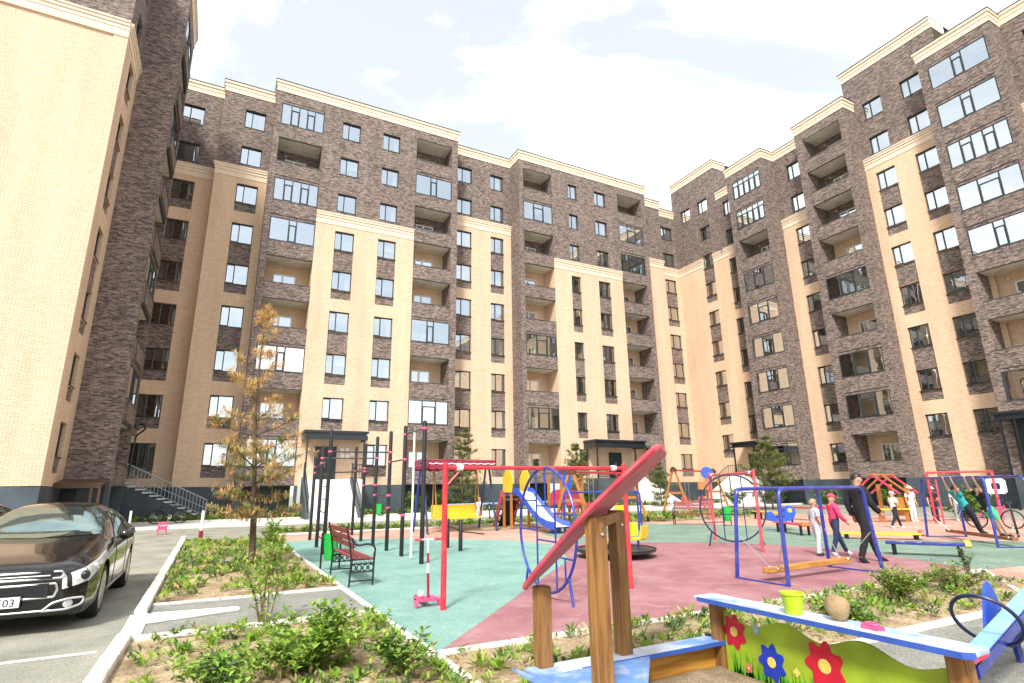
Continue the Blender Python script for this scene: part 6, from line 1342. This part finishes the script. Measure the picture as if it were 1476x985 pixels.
person('child in a pink top and dark jeans next to the man in black', (12.95, 8.62, 0), R(-118), 1.36, dict(WALK, kneeL=(-.1, .14, .5), ankleL=(-.1, .30, .09), kneeR=(.1, -.06, .5), ankleR=(.1, -.22, .1), elbowL=(-.26, .08, 1.16), wristL=(-.16, .28, 1.1)), 'cloth_pink', 'cloth_denim', 'cloth_white', cap='cloth_pink', long_sleeve=True)
person('child in a white T-shirt and white cap with dark trousers by the yellow table', (22.2, 12.4, 0), R(-112), 1.28, dict(WALK, elbowL=(-.28, .05, 1.16), wristL=(-.3, .2, 1.0)), 'cloth_white', 'cloth_navy', 'cloth_white', cap='cloth_white')
# two children hanging from the top bar of the far beam swing, feet on the brown beam
ca, sa = math.cos(R(-127)), math.sin(R(-127))
def on_swing(lx, ly): return (18.75 + lx * ca - ly * sa, 8.35 + lx * sa + ly * ca)
hang = dict(pelvis=(0, .14, .88), chest=(0, -.03, 1.2), neck=(0, -.10, 1.36), head=(0, -.09, 1.51), kneeL=(-.09, .34, .50), ankleL=(-.09, .46, .10), kneeR=(.09, .30, .50), ankleR=(.09, .42, .10), elbowL=(-.27, -.20, 1.52), wristL=(-.24, -.28, 1.83), elbowR=(.27, -.20, 1.52), wristR=(.24, -.28, 1.83), grip=True, palm=(0, 1, 0), look=(0, 1, .1))
x, y = on_swing(-.05, -.26); person('child in a teal T-shirt and dark trousers hanging from the far blue bar', (x, y, .2), R(-127), 1.40, dict(hang), 'cloth_teal', 'cloth_navy', 'cloth_black')
x, y = on_swing(.95, -.26); person('child in a black T-shirt and green shorts hanging from the far blue bar', (x, y, .2), R(-127), 1.40, dict(hang, pelvis=(0, .10, .88), kneeL=(-.1, .22, .5), ankleL=(-.12, .36, .1), kneeR=(.1, .28, .5), ankleR=(.12, .42, .1)), 'cloth_black', 'cloth_green', 'cloth_navy', shorts=True, cap='cloth_black')
person('child all in white with a white cap by the far shrubs', (26.6, 14.1, 0), R(160), 1.45, dict(), 'cloth_white', 'cloth_white', 'cloth_white', cap='cloth_white')
person('child in dark clothes with a white cap by the far shrubs', (27.3, 13.6, 0), R(150), 1.42, dict(wristL=(-.2, .2, 1.0)), 'cloth_navy', 'cloth_navy', 'cloth_black', cap='cloth_white')
person('child in a white shirt standing behind the red bar frame', (28.3, 13.2, 0), R(140), 1.4, dict(), 'cloth_white', 'cloth_grey', 'cloth_white', hair='hair_dark')
person('small child in white beside the bicycle rack by the slide', (10.9, 24.2, 0), R(120), 1.2, dict(), 'cloth_white', 'cloth_light', 'cloth_white', hair='hair_fair')
# ------------------------------------------------------------------ sky, sun, camera
W = bpy.data.worlds.new('World'); scene.world = W; W.use_nodes = True; nt = W.node_tree; nt.nodes.clear()
SUN_EL, SUN_AZ = 48.0, 220.0            # azimuth from +y clockwise: behind the camera, to its left
out = N(nt, 'ShaderNodeOutputWorld'); bg = N(nt, 'ShaderNodeBackground'); bg.inputs[1].default_value = 0.082
sky = N(nt, 'ShaderNodeTexSky'); sky.sky_type = 'NISHITA'; sky.sun_disc = False; sky.sun_elevation = R(SUN_EL); sky.sun_rotation = R(SUN_AZ); sky.air_density = 1.2; sky.dust_density = 2.0; sky.ozone_density = 1.2
tc = N(nt, 'ShaderNodeTexCoord'); mp = N(nt, 'ShaderNodeMapping'); mp.inputs['Scale'].default_value = (1.0, 1.0, 2.2); mp.inputs['Location'].default_value = (1.35, .3, .1)
L(nt, tc.outputs['Generated'], mp.inputs[0])
no = N(nt, 'ShaderNodeTexNoise'); no.inputs['Scale'].default_value = 1.7; no.inputs['Detail'].default_value = 7; no.inputs['Roughness'].default_value = .58; no.inputs['Distortion'].default_value = .5; L(nt, mp.outputs[0], no.inputs['Vector'])
rp = N(nt, 'ShaderNodeMapRange'); rp.inputs['From Min'].default_value = .44; rp.inputs['From Max'].default_value = .62; rp.inputs['To Min'].default_value = .40; rp.inputs['To Max'].default_value = 1.0; L(nt, no.outputs['Fac'], rp.inputs['Value'])
mx = N(nt, 'ShaderNodeMix', data_type='RGBA'); L(nt, rp.outputs[0], mx.inputs[0]); L(nt, sky.outputs[0], mx.inputs[6]); mx.inputs[7].default_value = (9.2, 9.3, 9.2, 1)
L(nt, mx.outputs[2], bg.inputs[0]); L(nt, bg.outputs[0], out.inputs[0])
sl = bpy.data.lights.new('sun', 'SUN'); sl.energy = 2.3; sl.angle = R(10); sl.color = (1.0, .96, .89); so_ = bpy.data.objects.new('sun', sl); COL.objects.link(so_)
az = R(SUN_AZ); dirv = Vector((math.sin(az) * math.cos(R(SUN_EL)), math.cos(az) * math.cos(R(SUN_EL)), math.sin(R(SUN_EL)))); so_.rotation_euler = dirv.to_track_quat('Z', 'Y').to_euler(); so_.location = dirv * 80
f, pitch, roll, yaw = 800.83, .2581, -.0139, .4832
fw = Vector((math.sin(yaw) * math.cos(pitch), math.cos(yaw) * math.cos(pitch), math.sin(pitch))); rt = Vector((math.cos(yaw), -math.sin(yaw), 0)); up = rt.cross(fw)
r2 = rt * math.cos(roll) + up * math.sin(roll); u2 = -rt * math.sin(roll) + up * math.cos(roll)
cd = bpy.data.cameras.new('camera'); cam = bpy.data.objects.new('camera', cd); COL.objects.link(cam); cd.sensor_fit = 'HORIZONTAL'; cd.sensor_width = 36; cd.lens = 36 * f / 1476; cd.clip_start = .05; cd.clip_end = 2000
M = Matrix((r2, u2, -fw)).transposed().to_4x4(); M.translation = Vector((0, 0, 1.6)); cam.matrix_world = M; scene.camera = cam
scene.view_settings.view_transform = 'Standard'; scene.view_settings.look = 'None'; scene.view_settings.gamma = 1; scene.view_settings.exposure = 1.3
scene.render.engine = 'CYCLES'; cy = scene.cycles; cy.use_denoising = True; cy.max_bounces = 6; cy.diffuse_bounces = 3; cy.glossy_bounces = 3; cy.transparent_max_bounces = 8; cy.transmission_bounces = 3
cy.use_adaptive_sampling = True; cy.adaptive_threshold = .02; cy.caustics_reflective = False; cy.caustics_refractive = False
try: cy.denoiser = 'OPENIMAGEDENOISE'
except Exception: pass
